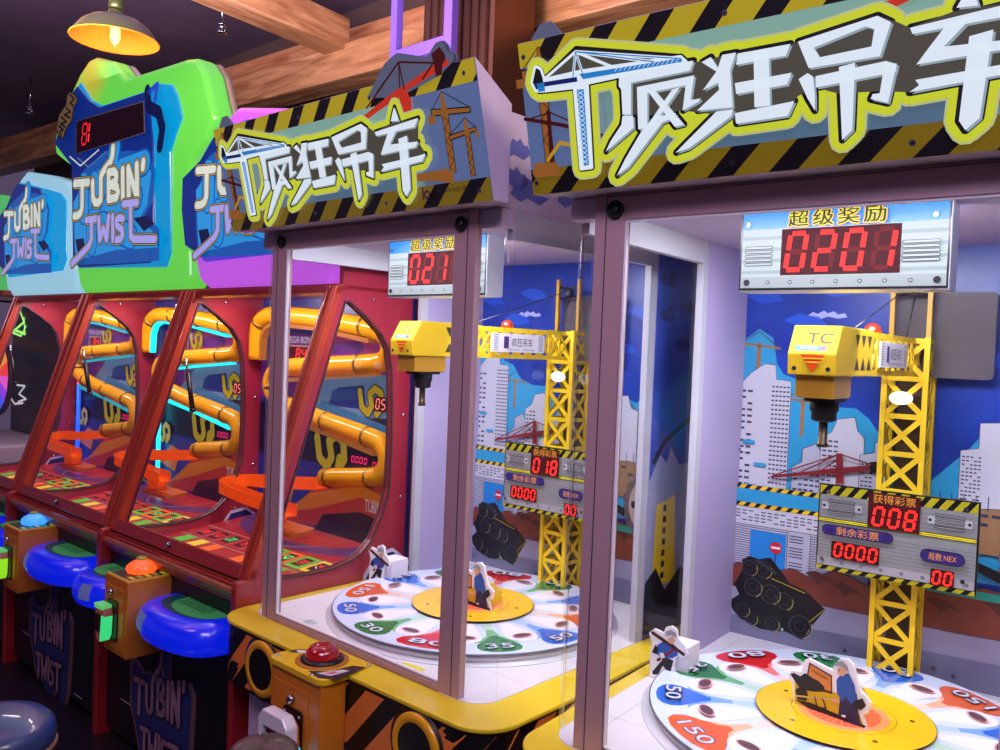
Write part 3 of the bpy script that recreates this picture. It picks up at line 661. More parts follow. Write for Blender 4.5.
    # tower
    b = MB(); cx0, cx1, cy0, cy1 = .402, .508, .935, 1.035; zt = D + .97
    for x_ in (cx0, cx1):
        for y_ in (cy0, cy1): b.box((x_ - .007, y_ - .007, D), (x_ + .007, y_ + .007, zt), yb)
    n = 9
    for i in range(n):
        a, c_ = D + .01 + (zt - D - .02) * i / n, D + .01 + (zt - D - .02) * (i + 1) / n
        for (p0, p1, up_) in (((cx0, cy0), (cx1, cy0), (0, 1, 0)), ((cx1, cy0), (cx1, cy1), (1, 0, 0)), ((cx0, cy0), (cx0, cy1), (1, 0, 0))):
            b.bar((p0[0], p0[1], a), (p1[0], p1[1], c_), .014, .004, yb, up=up_); b.bar((p1[0], p1[1], a), (p0[0], p0[1], c_), .014, .0035, yb, up=up_)
            b.bar((p0[0], p0[1], c_), (p1[0], p1[1], c_), .014, .004, yb, up=up_)
    b.build('tower', cr)
    b = MB(); b.box((cx0 + .02, cy1 - .02, D), (cx1 - .02, cy1 - .012, zt), mat((74, 52, 32), .5)); b.build('tower_core', cr)
    # mast head with pulley, stay cable and beacon
    b = MB()
    for x_ in (cx0 + .005, cx1 - .005): b.box((x_ - .006, .96, zt), (x_ + .006, .975, D + 1.16), yd)
    for z_ in (D + 1.09, D + 1.13): b.tube([(cx0, .968, z_), (cx1, .968, z_)], .004, BLACK, 8)
    b.lathe([(0, -.008), (.018, -.008), (.012, 0), (.018, .008), (0, .008)], ((cx0 + cx1) / 2, .968, D + 1.11), STEEL, 20, axis='x'); b.build('mast_head', cr)
    b = MB(); b.tube([((cx0 + cx1) / 2, .968, D + 1.12), (.43, .50, Z1 + .01)], .0016, BLACK, 6); b.tube([((cx0 + cx1) / 2 + .01, .968, D + 1.10), (.46, .90, Z1)], .0016, BLACK, 6); b.build('stay_cable', cr)
    b = MB(); b.lathe([(.022, Z1), (.022, Z1 + .008), (.018, Z1 + .02), (.008, Z1 + .028), (0, Z1 + .03)], (.43, .66, 0), mat((230, 70, 30), .3, emit=.5), 20); b.build('beacon', cr)
    b = MB(); b.prism(rrect(.405, D + .86, .66, D + 1.10, .015), XZ(1.0), 0, .012, translucent('smoked_plate', (150, 142, 146), .32)); b.build('smoked_plate', cr)
    b = MB(); b.lathe([(0, -.004), (.026, -.004), (.03, 0), (.03, .006)], (.447, .93, D + .80), mat((240, 245, 255), .3, emit=3), 24, axis='y', sy=.6); b.build('spot_lamp', cr)

def jackpot(root, t):
    """display box under the ceiling"""
    x0, x1, z0, z1, y = .216, .660, D + 1.048, D + 1.232, .30
    b = MB(); b.box((x0, y, z0), (x1, y + .075, z1), mat((196, 200, 214), .35, metal=.3)); o = b.build('jackpot_box', root, bevel=.003)
    p = Print((0, y, 0), (1, 0, 0), (0, 0, 1), (0, -1, 0), .0006); p.up()
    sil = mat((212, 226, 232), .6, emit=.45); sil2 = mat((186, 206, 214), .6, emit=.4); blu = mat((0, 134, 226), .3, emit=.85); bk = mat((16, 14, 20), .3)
    zt = z1 - .042
    p.rect(x0 + .002, z0 + .003, x1 - .002, z1 - .001, bk); p.up(); p.rect(x0 + .006, z0 + .008, x1 - .006, zt, sil); p.rect(x0 + .006, zt, x1 - .006, z1 - .004, blu); p.up()
    for i in range(4): p.rect(x0 + .006, z0 + .04 + i * .026, x1 - .006, z0 + .048 + i * .026, sil2)
    p.rect(x0 + .006, z0 + .008, x1 - .006, z0 + .033, mat((196, 208, 216), .6, emit=.4)); p.up()
    dx0, dx1 = x0 + .098, x0 + .350
    p.rect(dx0, z0 + .036, dx1, zt - .002, RED_BG); p.up(); p.led(t, dx0 + .004, z0 + .048, dx1 - .002, zt - .013, .0105, RED_ON, RED_OFF); p.up()
    for a, c_ in ((x0 + .018, x0 + .076), (x1 - .088, x1 - .022)):
        for i in range(5):
            z_ = z0 + .062 + i * .0095; p.line([(a, z_), (c_, z_)], .0078, bk); p.up(0)
        p.up()
        for i in range(5):
            z_ = z0 + .062 + i * .0095; p.line([(a, z_), (c_, z_)], .0046, sil)
        p.up()
    for i in range(9):
        x_ = x0 + .022 + i * (x1 - x0 - .044) / 8; p.disc(x_, z0 + .020, .0045 if i % 8 else .0075, bk if i % 8 else CHROME, 14)
    for x_ in (x0 + .02, x1 - .03): p.disc(x_, zt + .012, .006, CHROME, 12)
    p.up()
    for i in range(1, 8):
        p.disc(x0 + .022 + i * (x1 - x0 - .044) / 8, z0 + .020, .0028, sil, 12)
    for j, ch in enumerate('超级奖励'):
        a = x0 + .114 + j * .054; q = (a, zt + .002, a + .044, z1 - .005)
        for dx, dz, m_ in ((-.0036, 0, 'r'), (.0036, 0, 'r'), (0, .0036, 'r'), (0, -.0036, 'r'), (-.0026, -.0026, 'r'), (.0026, -.0026, 'r')):
            p.text(ch, q[0] + dx, q[1] + dz, q[2] + dx, q[3] + dz, mat((226, 72, 40), .3, emit=.8))
        p.up()
        for dx, dz in ((-.0024, 0), (.0024, 0), (0, .0024), (0, -.0024), (.0018, .0018), (-.0018, -.0018), (.0018, -.0018), (-.0018, .0018)):
            p.text(ch, q[0] + dx, q[1] + dz, q[2] + dx, q[3] + dz, mat((240, 226, 40), .3, emit=.9))
        p.up()
        for dx, dz in ((0, 0), (.0007, 0), (-.0007, 0), (0, .0006)): p.text(ch, q[0] + dx, q[1] + dz, q[2] + dx, q[3] + dz, mat((50, 56, 24), .6))
        p.up()
    p.build('display_face', o)

def ticket_board(root, a, b_, c_):
    x0, x1, z0, z1, y = .258, .664, D + .300, D + .545, .87
    B = MB(); B.box((x0, y, z0), (x1, y + .012, z1), mat((60, 60, 66), .4)); B.box((x0 + .14, y + .012, z0 + .08), (x0 + .24, .93, z0 + .16), STEEL); o = B.build('ticket_board', root, bevel=.001)
    p = Print((0, y, 0), (1, 0, 0), (0, 0, 1), (0, -1, 0), .0006); p.up()
    si = mat((206, 206, 216), .35, emit=.15); ln = mat((60, 60, 72), .4); bk = mat((16, 14, 18), .3); vi = mat((64, 44, 130), .35, emit=.5); og = mat((232, 150, 60), .35, emit=.8)
    on = mat((255, 40, 30), .4, emit=1.7); of = mat((96, 14, 16), .4, emit=.4)
    p.rect(x0, z0, x1, z1, bk); p.up(); p.rect(x0 + .004, z0 + .014, x1 - .004, z1 - .004, si); p.up()
    p.hazard(x0 + .004, z1 - .030, x1 - .004, z1 - .003, .036, .02, mat((226, 214, 40), .3, emit=.3), bk); p.hazard(x0 + .002, z0 + .001, x1 - .002, z0 + .013, .036, .012, mat((226, 214, 40), .3, emit=.3), bk)
    p.rect(x0 + .004, z0 + .138, x1 - .004, z0 + .150, bk); p.up(); p.rect(x0 + .004, z0 + .140, x1 - .004, z0 + .1430, mat((214, 206, 40), .3)); p.rect(x0 + .004, z0 + .1445, x1 - .004, z0 + .148, mat((214, 206, 40), .3))
    for i in range(7): p.rect(x0 + .006, z0 + .052 + i * .010, x1 - .006, z0 + .0528 + i * .010, ln)
    for i in range(4): p.rect(x0 + .006, z0 + .16 + i * .013, x1 - .006, z0 + .1606 + i * .013, ln)
    p.up()
    p.rect(x0 + .004, z0 + .015, x1 - .004, z0 + .038, mat((150, 150, 160), .35)); p.up()
    for i in range(8): p.disc(x0 + .02 + i * .052, z0 + .027, .0045, bk, 12)
    p.up()
    for i in range(8): p.disc(x0 + .02 + i * .052, z0 + .027, .003, si, 12)
    for q0, q1 in ((x0 + .032, x0 + .098), (x1 - .10, x1 - .035)):
        p.rect(q0 - .02, z0 + .175, q1 + .02, z0 + .195, mat((170, 172, 180), .35)); p.up()
        for i in range(5): p.line([(q0, z0 + .168 + i * .0082), (q1, z0 + .168 + i * .0082)], .0066, bk)
        p.up()
        for i in range(5): p.line([(q0, z0 + .168 + i * .0082), (q1, z0 + .168 + i * .0082)], .0036, si)
        for x_ in (q0 - .014, q1 + .014): p.disc(x_, z0 + .185, .004, bk, 10)
        p.up()
    # top read-out
    mx0, mx1 = x0 + .136, x0 + .268
    p.rect(mx0, z0 + .142, mx1, z1 - .006, mat((92, 22, 30), .35, emit=.3)); p.up(); p.text('获得彩票', mx0 + .012, z1 - .034, mx1 - .012, z1 - .010, og); p.led(a, mx0 + .008, z0 + .150, mx1 - .004, z1 - .046, .0072, on, of)
    p.line([(x0 + .030, z0 + .118), (x0 + .19, z0 + .118)], .030, bk); p.up(); p.line([(x0 + .030, z0 + .118), (x0 + .19, z0 + .118)], .026, vi); p.up(); p.text('剩余彩票', x0 + .055, z0 + .106, x0 + .168, z0 + .130, og)
    p.rect(x0 + .044, z0 + .040, x0 + .172, z0 + .088, mat((80, 10, 10), .35, emit=.35)); p.up(); p.led(b_, x0 + .048, z0 + .047, x0 + .170, z0 + .082, .0058, on, of)
    p.line([(x0 + .290, z0 + .090), (x0 + .362, z0 + .090)], .036, bk); p.up(); p.line([(x0 + .290, z0 + .090), (x0 + .362, z0 + .090)], .032, vi); p.up(); p.text('局数', x0 + .293, z0 + .080, x0 + .325, z0 + .100, og); p.text('NEX', x0 + .330, z0 + .083, x0 + .360, z0 + .097, og)
    p.rect(x0 + .300, z0 + .014, x0 + .356, z0 + .058, mat((80, 10, 10), .35, emit=.35)); p.up(); p.led(c_, x0 + .302, z0 + .020, x0 + .356, z0 + .052, .0055, on, of)
    for x_, z_ in ((x0 + .02, z0 + .034), (x1 - .03, z0 + .036), (x0 + .03, z1 - .02), (x1 - .03, z1 - .02)): p.disc(x_, z_, .006, CHROME, 12)
    p.build('board_print', o)

CX, CY = .440, .530
def worker_cutout(parent, O, U, h, kind, nm='worker_cutout'):
    """printed acrylic standee; O foot of the plate, U its direction, white rim, printed workman without a known face"""
    U = Vector(U).normalized(); V = Vector((0, 0, 1)); N = U.cross(V)
    wh = mat((232, 232, 236), .35); bl = mat((34, 84, 168), .4); dk = mat((20, 20, 34), .4); sk = mat((214, 164, 124), .5); gr = mat((150, 152, 156), .35); rd = mat((130, 30, 30), .4); br = mat((70, 36, 26), .4)
    f = lambda u, v, w: Vector(O) + U * u * h + V * v * h + N * w
    if kind == 'cart':
        out = [(-.62, .0), (-.66, .30), (-.74, .42), (-.70, .52), (-.50, .56), (-.46, .78), (-.40, .82), (.02, .74), (.06, .86), (.14, .98), (.26, 1.0), (.36, .93), (.40, .80), (.50, .55), (.58, .50), (.66, .42), (.62, .24), (.54, .20), (.62, -.02), (.0, -.03)]
    else:
        out = [(-.28, 0), (-.30, .40), (-.26, .62), (-.34, .80), (-.24, .90), (-.06, .86), (-.02, .97), (.10, 1.02), (.20, .96), (.22, .82), (.34, .72), (.42, .58), (.34, .48), (.22, .52), (.18, .30), (.22, .10), (.08, 0)]
    b = MB(); b.prism(out, f, -.004, .004, wh); o = b.build(nm, parent)
    p = Print(Vector(O) + N * .004, U * h, V * h, N, .0003)
    # keep the outward side towards the front of the machine
    def sp(pts, m): p.poly(pts, m)
    if N.y > 0: p.O = Vector(O) - N * .004; p.N = -N
    if kind == 'cart':
        sp([(-.60, .0), (-.62, .36), (-.46, .40), (.40, .40), (.58, -.0), (.0, -.01)], mat((206, 176, 30), .4)); p.up()
        sp([(-.42, .46), (-.38, .76), (.02, .66), (.04, .36), (-.3, .34)], br); p.up(); sp([(-.39, .48), (-.355, .73), (0.0, .635), (.015, .40), (-.3, .37)], mat((208, 132, 60), .4)); p.up()
        p.up(); vs_, fs_ = text_mesh('DIVERSION'); p.add([p.P(-.335 + x_ * .29, .62 - x_ * .065 + y_ * .05) for x_, y_ in vs_], fs_, br)
        sp([(-.70, .46), (-.64, .50), (-.52, .48), (-.44, .56), (-.3, .52), (-.2, .50), (-.1, .44), (-.08, .36), (-.28, .30), (-.5, .26)], dk); sp([(-.60, .22), (-.55, .28), (-.42, .30), (-.36, .2), (-.4, .1), (-.55, .08)], dk); sp([(-.60, .06), (-.30, -.01), (.56, -.02), (.62, .04), (.2, .06), (-.3, .10)], dk); p.up()
        p.line([(-.58, .13), (.16, .30)], .03, mat((200, 176, 120), .4)); p.line([(-.25, .22), (-.2, .06), (-.05, .10), (-.12, .24)], .022, dk)
        p.up(); sp([(.18, .52), (.16, .06), (.30, .0), (.54, -.01), (.48, .22), (.44, .50)], mat((30, 34, 80), .4)); p.up()
        sp([(.12, .40), (.10, .62), (.18, .74), (.30, .78), (.40, .62), (.44, .42), (.36, .30), (.26, .40), (.22, .30)], bl); sp([(.04, .28), (.14, .33), (.18, .27), (.08, .22)], sk); p.up()
        sp([(.10, .80), (.12, .72), (.20, .70), (.26, .78), (.24, .86)], sk); p.up(); sp([(.04, .84), (.09, .91), (.18, .95), (.27, .90), (.30, .80), (.22, .86)], gr)
        p.line([(.14, .80), (.14, .79)], .016, dk); sp([(.44, .40), (.54, .46), (.60, .36), (.52, .26), (.42, .28)], dk)
    else:
        sp([(-.22, .05), (-.24, .10), (-.06, .36), (-.04, .44), (.16, .40), (.12, .22), (.14, .06), (.02, .04), (.02, .20), (-.04, .26), (-.12, .08)], dk); p.up()
        sp([(-.18, .46), (-.16, .62), (-.04, .72), (.10, .74), (.20, .66), (.24, .52), (.14, .44), (-.08, .40)], bl); p.up()
        p.line([(-.26, .82), (.34, .56)], .065, br); p.line([(-.14, .34), (.20, .64)], .05, rd); p.up()
        sp([(-.12, .48), (-.04, .50), (0, .42), (-.08, .38)], mat((220, 220, 224), .4)); sp([(.04, .78), (.06, .70), (.14, .70), (.18, .78), (.14, .84)], sk); p.up(); sp([(-.01, .82), (.0, .90), (.08, .95), (.18, .92), (.20, .82), (.10, .86)], gr)
        sp([(-.26, .46), (-.20, .62), (-.14, .56), (-.16, .44)], dk)
    p.up(); p.build('workman_print', o)
    return o
def wheel(root, rot, fig_rot, fig_xy):
    wz = D + .032
    T = empty('turntable', (CX, CY, 0), parent=root)
    b = MB(); b.lathe([(.484, D + .001), (.484, D + .006), (.0, D + .006)], (0, 0, 0), mat((214, 220, 226), .3), 96); b.build('base_ring', T)
    b = MB(); b.lathe([(.457, D + .006), (.457, wz - .007)], (0, 0, 0), mat((224, 222, 220), .35), 96); b.build('drum', T)
    b = MB(); b.lathe([(.0, wz - .007), (.464, wz - .007), (.466, wz - .006), (.466, wz - .001), (.464, wz), (0, wz)], (0, 0, 0), mat((104, 104, 118), .3, metal=.4), 96); b.build('disc', T)
    p = Print((0, 0, wz), (1, 0, 0), (0, 1, 0), (0, 0, 1), .0002); p.up()
    base = mat((206, 222, 246), .22, coat=.6); p.disc(0, 0, .4625, base, 96); p.up()
    c_ = dict(o=((214, 92, 34), (236, 178, 140), (240, 214, 198)), b=((38, 104, 206), (120, 170, 232), (176, 208, 244)), g=((26, 122, 62), (112, 178, 130), (184, 220, 200)), r=((196, 34, 40), (224, 120, 120), (240, 196, 200)))
    order = 'obgrgbobgrgb'; nums = ['150', '50', '30', '80', '35', '50', '150', '50', '30', '80', '35', '50']
    for i, ch in enumerate(order):
        a = math.radians(rot + 30 * i); f = lambda r_, t_, a=a: (r_ * math.cos(a) - t_ * math.sin(a), r_ * math.sin(a) + t_ * math.cos(a))
        cs = [mat(x, .22, coat=.6) for x in c_[ch]]
        p.poly([f(.19, -.020), f(.29, -.012), f(.36, -.06), f(.36, .06), f(.29, .012), f(.19, .020)], cs[2])
    p.up()
    for i, ch in enumerate(order):
        a = math.radians(rot + 30 * i); f = lambda r_, t_, a=a: (r_ * math.cos(a) - t_ * math.sin(a), r_ * math.sin(a) + t_ * math.cos(a))
        p.poly([f(.26, -.010), f(.32, -.022), f(.37, -.07), f(.37, .07), f(.32, .022), f(.26, .010)], mat(c_[ch][1], .22, coat=.6))
    p.up()
    for i, ch in enumerate(order):
        a = math.radians(rot + 30 * i); f = lambda r_, t_, a=a: (r_ * math.cos(a) - t_ * math.sin(a), r_ * math.sin(a) + t_ * math.cos(a))
        big = ch in 'or'; w = .098 if big else .068
        out = [f(.312, -.010), f(.335, -.022), f(.36, -w * .62), f(.385, -w * .92), f(.41, -w), f(.432, -w * .86), f(.445, -w * .5), f(.449, 0), f(.445, w * .5), f(.432, w * .86), f(.41, w), f(.385, w * .92), f(.36, w * .62), f(.335, .022), f(.312, .010)]
        m0 = mat(c_[ch][0], .22, coat=.6); p.poly(out, m0)
    p.up()
    wp = mat((236, 236, 244), .22, coat=.6)
    for i in range(12):
        a = math.radians(rot + 15 + 30 * i); f = lambda r_, t_, a=a: (r_ * math.cos(a) - t_ * math.sin(a), r_ * math.sin(a) + t_ * math.cos(a))
        p.poly([f(.20, -.014)] + [f(.335 + .046 * math.cos(t), .050 * math.sin(t)) for t in [x * PI / 8 for x in range(-5, 6)]] + [f(.20, .014)], wp)
    p.up()
    for i, ch in enumerate(order):
        a = math.radians(rot + 30 * i); f = lambda r_, t_, a=a: (r_ * math.cos(a) - t_ * math.sin(a), r_ * math.sin(a) + t_ * math.cos(a))
        x_, y_ = f(.405, 0); s_ = .058 if ch in 'or' else .040; t = nums[i]
        for d_ in ((-.003, 0), (.003, 0), (0, .003), (0, -.003)):
            p.text(t, x_ - s_ + d_[0], y_ - .020 + d_[1], x_ + s_ + d_[0], y_ + .020 + d_[1], mat((30, 34, 80), .3), rot=(x_, y_, a + PI / 2))
        p.up(); p.text(t, x_ - s_, y_ - .019, x_ + s_, y_ + .019, mat((214, 220, 236), .25), rot=(x_, y_, a + PI / 2)); p.up(0)
        a2 = a + math.radians(15); g = lambda r_, t_, a=a2: (r_ * math.cos(a) - t_ * math.sin(a), r_ * math.sin(a) + t_ * math.cos(a))
        q = lambda r0, rt, rr: [g(r0 + rr * math.cos(t), rt * math.sin(t)) for t in [x * PI / 9 for x in range(18)]]
        p.poly(q(.337, .034, .018), mat((206, 150, 150), .3)); p.up(); p.poly(q(.337, .028, .014), mat((62, 44, 54), .3)); p.up()
        for j in range(5): p.line([g(.328, -.018 + j * .009), g(.346, -.018 + j * .009)], .0022, mat((150, 110, 110), .3), joint=False)
        p.up(0)
    p.up()
    p.disc(0, 0, .205, BLACK, 80); p.up(); p.disc(0, 0, .2035, mat((238, 190, 28), .3, coat=.5), 80); p.up()
    p.ring(0, 0, .118, .1195, mat((120, 90, 30), .4), 60)
    p.disc(0, 0, .105, mat((238, 156, 100), .3, coat=.5), 60); p.up(); p.disc(0, 0, .085, mat((226, 100, 70), .3, coat=.5), 60); p.up()
    for i in range(28):
        a = 2 * PI * i / 28; p.line([(.05 * math.cos(a), .05 * math.sin(a)), (.082 * math.cos(a), .082 * math.sin(a))], .004, mat((236, 140, 96), .3), joint=False)
    p.up()
    for i in range(5):
        a = 2 * PI * i / 5 + .4; p.disc(.155 * math.cos(a), .155 * math.sin(a), .006, CHROME, 12)
    p.build('wheel_print', T)
    # centre figure on its yellow block
    fx, fy = fig_xy; c, s = math.cos(fig_rot), math.sin(fig_rot); Z = wz + .002
    b = MB(); back = (-s, c)
    def loc(u, v): return (fx + u * c + v * back[0], fy + u * s + v * back[1])
    prof = [(.012, 0), (.012, .082), (.045, .082), (.085, .045), (.095, .0)]
    vs = []
    for u in (-.058, .058):
        for v, z in prof: x_, y_ = loc(u, v); vs.append((x_, y_, Z + z))
    n = 5; b.add(vs, [(0, 1, 2, 3, 4), (9, 8, 7, 6, 5)] + [(i, (i + 1) % n, n + (i + 1) % n, n + i) for i in range(n)], YEL)
    for k in range(6):
        v_ = .047 + k * .007; z_ = .082 - (k + .4) * .0065; x0, y0 = loc(-.058, v_); x1, y1 = loc(.058, v_); b.tube([(x0, y0, Z + z_), (x1, y1, Z + z_)], .0022, mat((206, 172, 20), .35), 6)
    b.build('centre_block', T, bevel=.0015)
    worker_cutout(T, (fx, fy, Z + .008), (c, s, 0), .118 * 1.25, 'cart')
    b = MB(); b.lathe([(0, 0), (.007, 0), (.006, .004), (0, .005)], (fx + .04 * c + .011 * s, fy + .04 * s - .011 * c, Z + .02), CHROME, 12); b.build('screw', T)

def claw_body(root, digits):
    # cabinet
    b = MB(); b.prism(rrect(-.07, .0, .98, 1.08, .02), XY(0), .06, D - .17, LILAC); b.build('lower_cabinet', root)
    for x_ in (0, .9):
        for y_ in (.08, 1.0):
            b = MB(); b.lathe([(.025, 0), (.028, .01), (.02, .02), (.016, .06)], (x_, y_, 0), STEEL, 16); b.build('foot', root)
    # hazard band with moulded rings
    X0, X1, Y0, Y1 = -.120, 1.09, -.10, 1.10
    out = rrect(X0 + .012, Y0 + .006, X1 - .012, Y1, .10, 8, (1, 1, 0, 0))
    out = out[:-2] + [(X1 - .012, .30), (X1 - .057, Y1), (X0 + .012, Y1)]     # the right side narrows towards the back
    b = MB(); b.prism(out, XY(0), D - .200, D - .014, HB); b.build('deck_skirt', root)
    # painted stripes wrapped round the skirt
    per = [out[0]]; path = out[:]   # follow outline from left side round the front to the right
    seq = [(X0 + .012, Y1)] + out[:-1]
    L = [0]
    for a, c_ in zip(seq, seq[1:]): L.append(L[-1] + math.hypot(c_[0] - a[0], c_[1] - a[1]))
    tot = L[-1]
    def at(s_):
        s_ = max(0, min(tot, s_))
        for i in range(len(L) - 1):
            if s_ <= L[i + 1]: break
        t = (s_ - L[i]) / max(1e-9, L[i + 1] - L[i]); a, c_ = seq[i], seq[i + 1]; x_, y_ = a[0] + (c_[0] - a[0]) * t, a[1] + (c_[1] - a[1]) * t
        dx, dy = c_[0] - a[0], c_[1] - a[1]; l_ = math.hypot(dx, dy); return x_ + dy / l_ * .0012, y_ - dx / l_ * .0012
    b = MB(); s0 = .02
    while s0 < tot - .2:
        n = 10
        for j in range(n):
            for lr in (0,):
                vs = []
                for jj in (j, j + 1):
                    z_ = D - .190 + .166 * jj / n; sh = .15 * jj / n
                    for e in (0, .075): x_, y_ = at(s0 + sh + e); vs.append((x_, y_, z_))
                b.add([vs[0], vs[1], vs[3], vs[2]], [(0, 1, 2, 3)], HO)
        s0 += .145
    b.build('skirt_stripes', root)
    cirm = mat((222, 160, 20), .3, coat=.5)
    for cx in (.165, .855):
        b = MB(); c3 = (cx, Y0 + .006, D - .104)
        b.lathe([(.098, 0.0), (.098, -.003)], c3, HB, 40, 'y')
        b.lathe([(.086, -.003), (.086, -.008), (.082, -.012), (.070, -.014), (.062, -.012), (.061, -.0112)], c3, cirm, 48, 'y'); b.lathe([(.062, -.0115), (.0, -.0113)], c3, BLACK, 40, 'y', smooth=False); b.build('round_moulding', root)
    for cy in (.26,):
        b = MB(); c3 = (X1 - .012, cy, D - .104); b.lathe([(.086, .003), (.086, .008), (.082, .012), (.070, .014), (.062, .012), (.061, .0112)], c3, cirm, 48, 'x'); b.lathe([(.062, .0115), (.0, .0113)], c3, BLACK, 40, 'x', smooth=False); b.build('round_moulding', root)
    # yellow deck: a ring round the playing floor
    b = MB(); b.prism(rrect(X0, Y0, X1, Y1, .11, 10, (1, 1, 0, 0))[:-2] + [(X1, .30), (X1 - .046, Y1), (X0, Y1)], XY(0), D - .014, D - .001, YELD); b.build('deck', root, bevel=.004)
    b = MB(); b.prism(rrect(-.072, .0, .972, 1.06, .075, 8, (1, 1, 0, 0)), XY(0), D - .004, D + .0015, mat((214, 214, 220), .3, coat=.3)); fl = b.build('playing_floor', root)
    # front door frame
    Hh = 1.2492; a = .075; t = .058
    b = MB()
    b.box((0, 0, D), (a, .022, D + Hh - .010), ALU); b.box((.9 - a, 0, D), (.9, .022, D + Hh - .010), ALU); b.box((a, 0, D + Hh - .010 - t), (.9 - a, .022, D + Hh - .010), ALU); b.box((a, 0, D), (.9 - a, .022, D + .018), ALU)
    o = b.build('door_frame', root, bevel=.002)
    b = MB()
    for x_ in (.028, .9 - .030): b.box((x_, -.0012, D + .002), (x_ + .0022, 0.0, D + Hh - .014), ALUD)
    b.box((.03, -.0012, D + Hh - .0165), (.87, 0, D + Hh - .0145), ALUD); b.build('frame_groove', o)
    b = MB(); e = .004
    for (x0_, x1_, z0_, z1_) in ((a, a + e, D + .022, D + Hh - .068), (.9 - a - e, .9 - a, D + .022, D + Hh - .068), (a, .9 - a, D + .022, D + .022 + e), (a, .9 - a, D + Hh - .068 - e, D + Hh - .068)): b.box((x0_, .003, z0_), (x1_, .013, z1_), WHITE)
    b.build('inner_edge', o)
    for x_ in (.052, .848):
        b = MB(); b.lathe([(.020, 0), (.020, -.006), (.016, -.009), (.0135, -.006), (.0135, -.004), (.0, -.004)], (x_, 0, D + Hh - .045), RUB, 28, 'y'); b.lathe([(.008, -.004), (.008, -.007), (0, -.007)], (x_, 0, D + Hh - .045), STEEL, 20, 'y'); b.box((x_ - .0015, -.0078, D + Hh - .051), (x_ + .0015, -.0068, D + Hh - .039), BLACK); b.build('lock', o)
    b = MB(); b.box((a, .010, D + .018), (.9 - a, .014, D + Hh - .068), GLASS); b.build('door_glass', root)
    # clear sides with rounded front corners
    for sgn, xs in ((-1, -.072), (1, .972)):
        path = [(xs - sgn * (.072 - .0), .018)]
        r_ = .055
        x_in = 0 if sgn < 0 else .9
        pts = [(x_in, .012)] + [(xs - sgn * r_ + sgn * r_ * math.sin(q), .012 + r_ - r_ * math.cos(q)) for q in [i * PI / 2 / 7 for i in range(8)]]
        b = MB(); th = .005; vs = []; n = len(pts)
        for z_ in (D + .001, D + 1.19):
            for i, (x_, y_) in enumerate(pts):
                vs.append((x_, y_, z_))
            for i, (x_, y_) in enumerate(pts):
                cxx, cyy = xs - sgn * .2, .2; d_ = Vector((cxx - x_, cyy - y_)).normalized() * th; vs.append((x_ + d_.x, y_ + d_.y, z_))
        fs = []
        for i in range(n - 1):
            fs += [(i, i + 1, 2 * n + i + 1, 2 * n + i), (n + i + 1, n + i, 3 * n + i, 3 * n + i + 1)]
        fs += [(0, 2 * n, 3 * n, n), (n - 1, 2 * n - 1, 4 * n - 1, 3 * n - 1)]
        b.add(vs, fs, CURVED, True); b.build('curved_corner', root)
        b = MB(); b.box((min(xs, xs - sgn * .005), .067, D + .001), (max(xs, xs - sgn * .005), .715, D + 1.19), GLASS); b.build('side_glass', root)
        # rim above and white post behind the side pane
        b = MB(); xa, xb = sorted((xs, xs - sgn * .022)); b.box((xa, .06, D + 1.165), (xb, .73, D + 1.238), RIM); b.box((xa, .700, D), (xb, .735, D + 1.2), RIM); b.box((min(xs, x_in), .012, D + 1.19), (max(xs, x_in), .06, D + 1.238), LILAC)
        b.build('side_rim', root, bevel=.001)
        b = MB(); b.box((xa, .735, D), (xb, 1.065, D + 1.238), WHITEP); b.build('side_panel', root)
        # outer artwork
        p = Print((xs, 0, 0), (0, 1, 0), (0, 0, 1), (sgn, 0, 0), .0004); p.up()
        gr = mat((150, 156, 190), .4); yl = mat((226, 196, 40), .4); dk = mat((26, 26, 40), .4)
        p.rect(.74, D + .0, 1.065, D + 1.236, mat((56, 84, 180), .4, noise=.4, nscale=4)); p.up()
        for (q, z_) in ((.80, 1.13), (.92, 1.05), (.80, 1.02), (.9, .93)): p.poly([(q - .05, D + z_), (q - .03, D + z_ + .02), (q, D + z_ + .012), (q + .02, D + z_ + .03), (q + .05, D + z_ + .005), (q + .04, D + z_ - .02), (q - .02, D + z_ - .018)], mat((28, 40, 110), .4))
        p.poly([(.74, D), (.74, D + .50), (.80, D + .58), (.84, D + .55), (.86, D + .60), (.92, D + .54), (1.065, D + .54), (1.065, D)], gr); p.up()
        p.poly([(.78, D + .16), (.79, D + .42), (.90, D + .44), (.92, D + .16)], yl); p.up()
        for i in range(7): p.rect(.83, D + .18 + i * .036, .85, D + .20 + i * .036, dk)
        p.line([(.76, D + .56), (.82, D + .62), (1.0, D + .70)], .018, dk); p.poly([(.74, D), (.74, D + .18), (.80, D + .22), (.86, D + .14), (.95, D + .2), (1.065, D + .16), (1.065, D)], dk); p.build('side_artwork', root)
    # ceiling with strip lamps
    b = MB(); b.box((-.07, .045, D + 1.232), (.97, 1.06, D + 1.240), mat((170, 160, 196), .5)); b.build('inner_ceiling', root)
    b = MB(); b.box((.04, .044, D + 1.216), (.86, .100, D + 1.232), mat((200, 200, 210), .4)); b.build('lamp_channel', root)
    area('cabinet_light', (.45, .072, D + 1.214), (math.radians(46), 0, 0), .80, .05, 8.5, (.93, .91, 1.0), root)
    area('cabinet_light', (.44, .43, D + 1.226), (0, 0, 0), .42, .05, 12.5, (.93, .91, 1.0), root)
    # upper housing
    b = MB(); b.box((-.07, -.02, D + 1.240), (.97, 1.07, D + 1.475), LILAC); b.build('upper_housing', root)
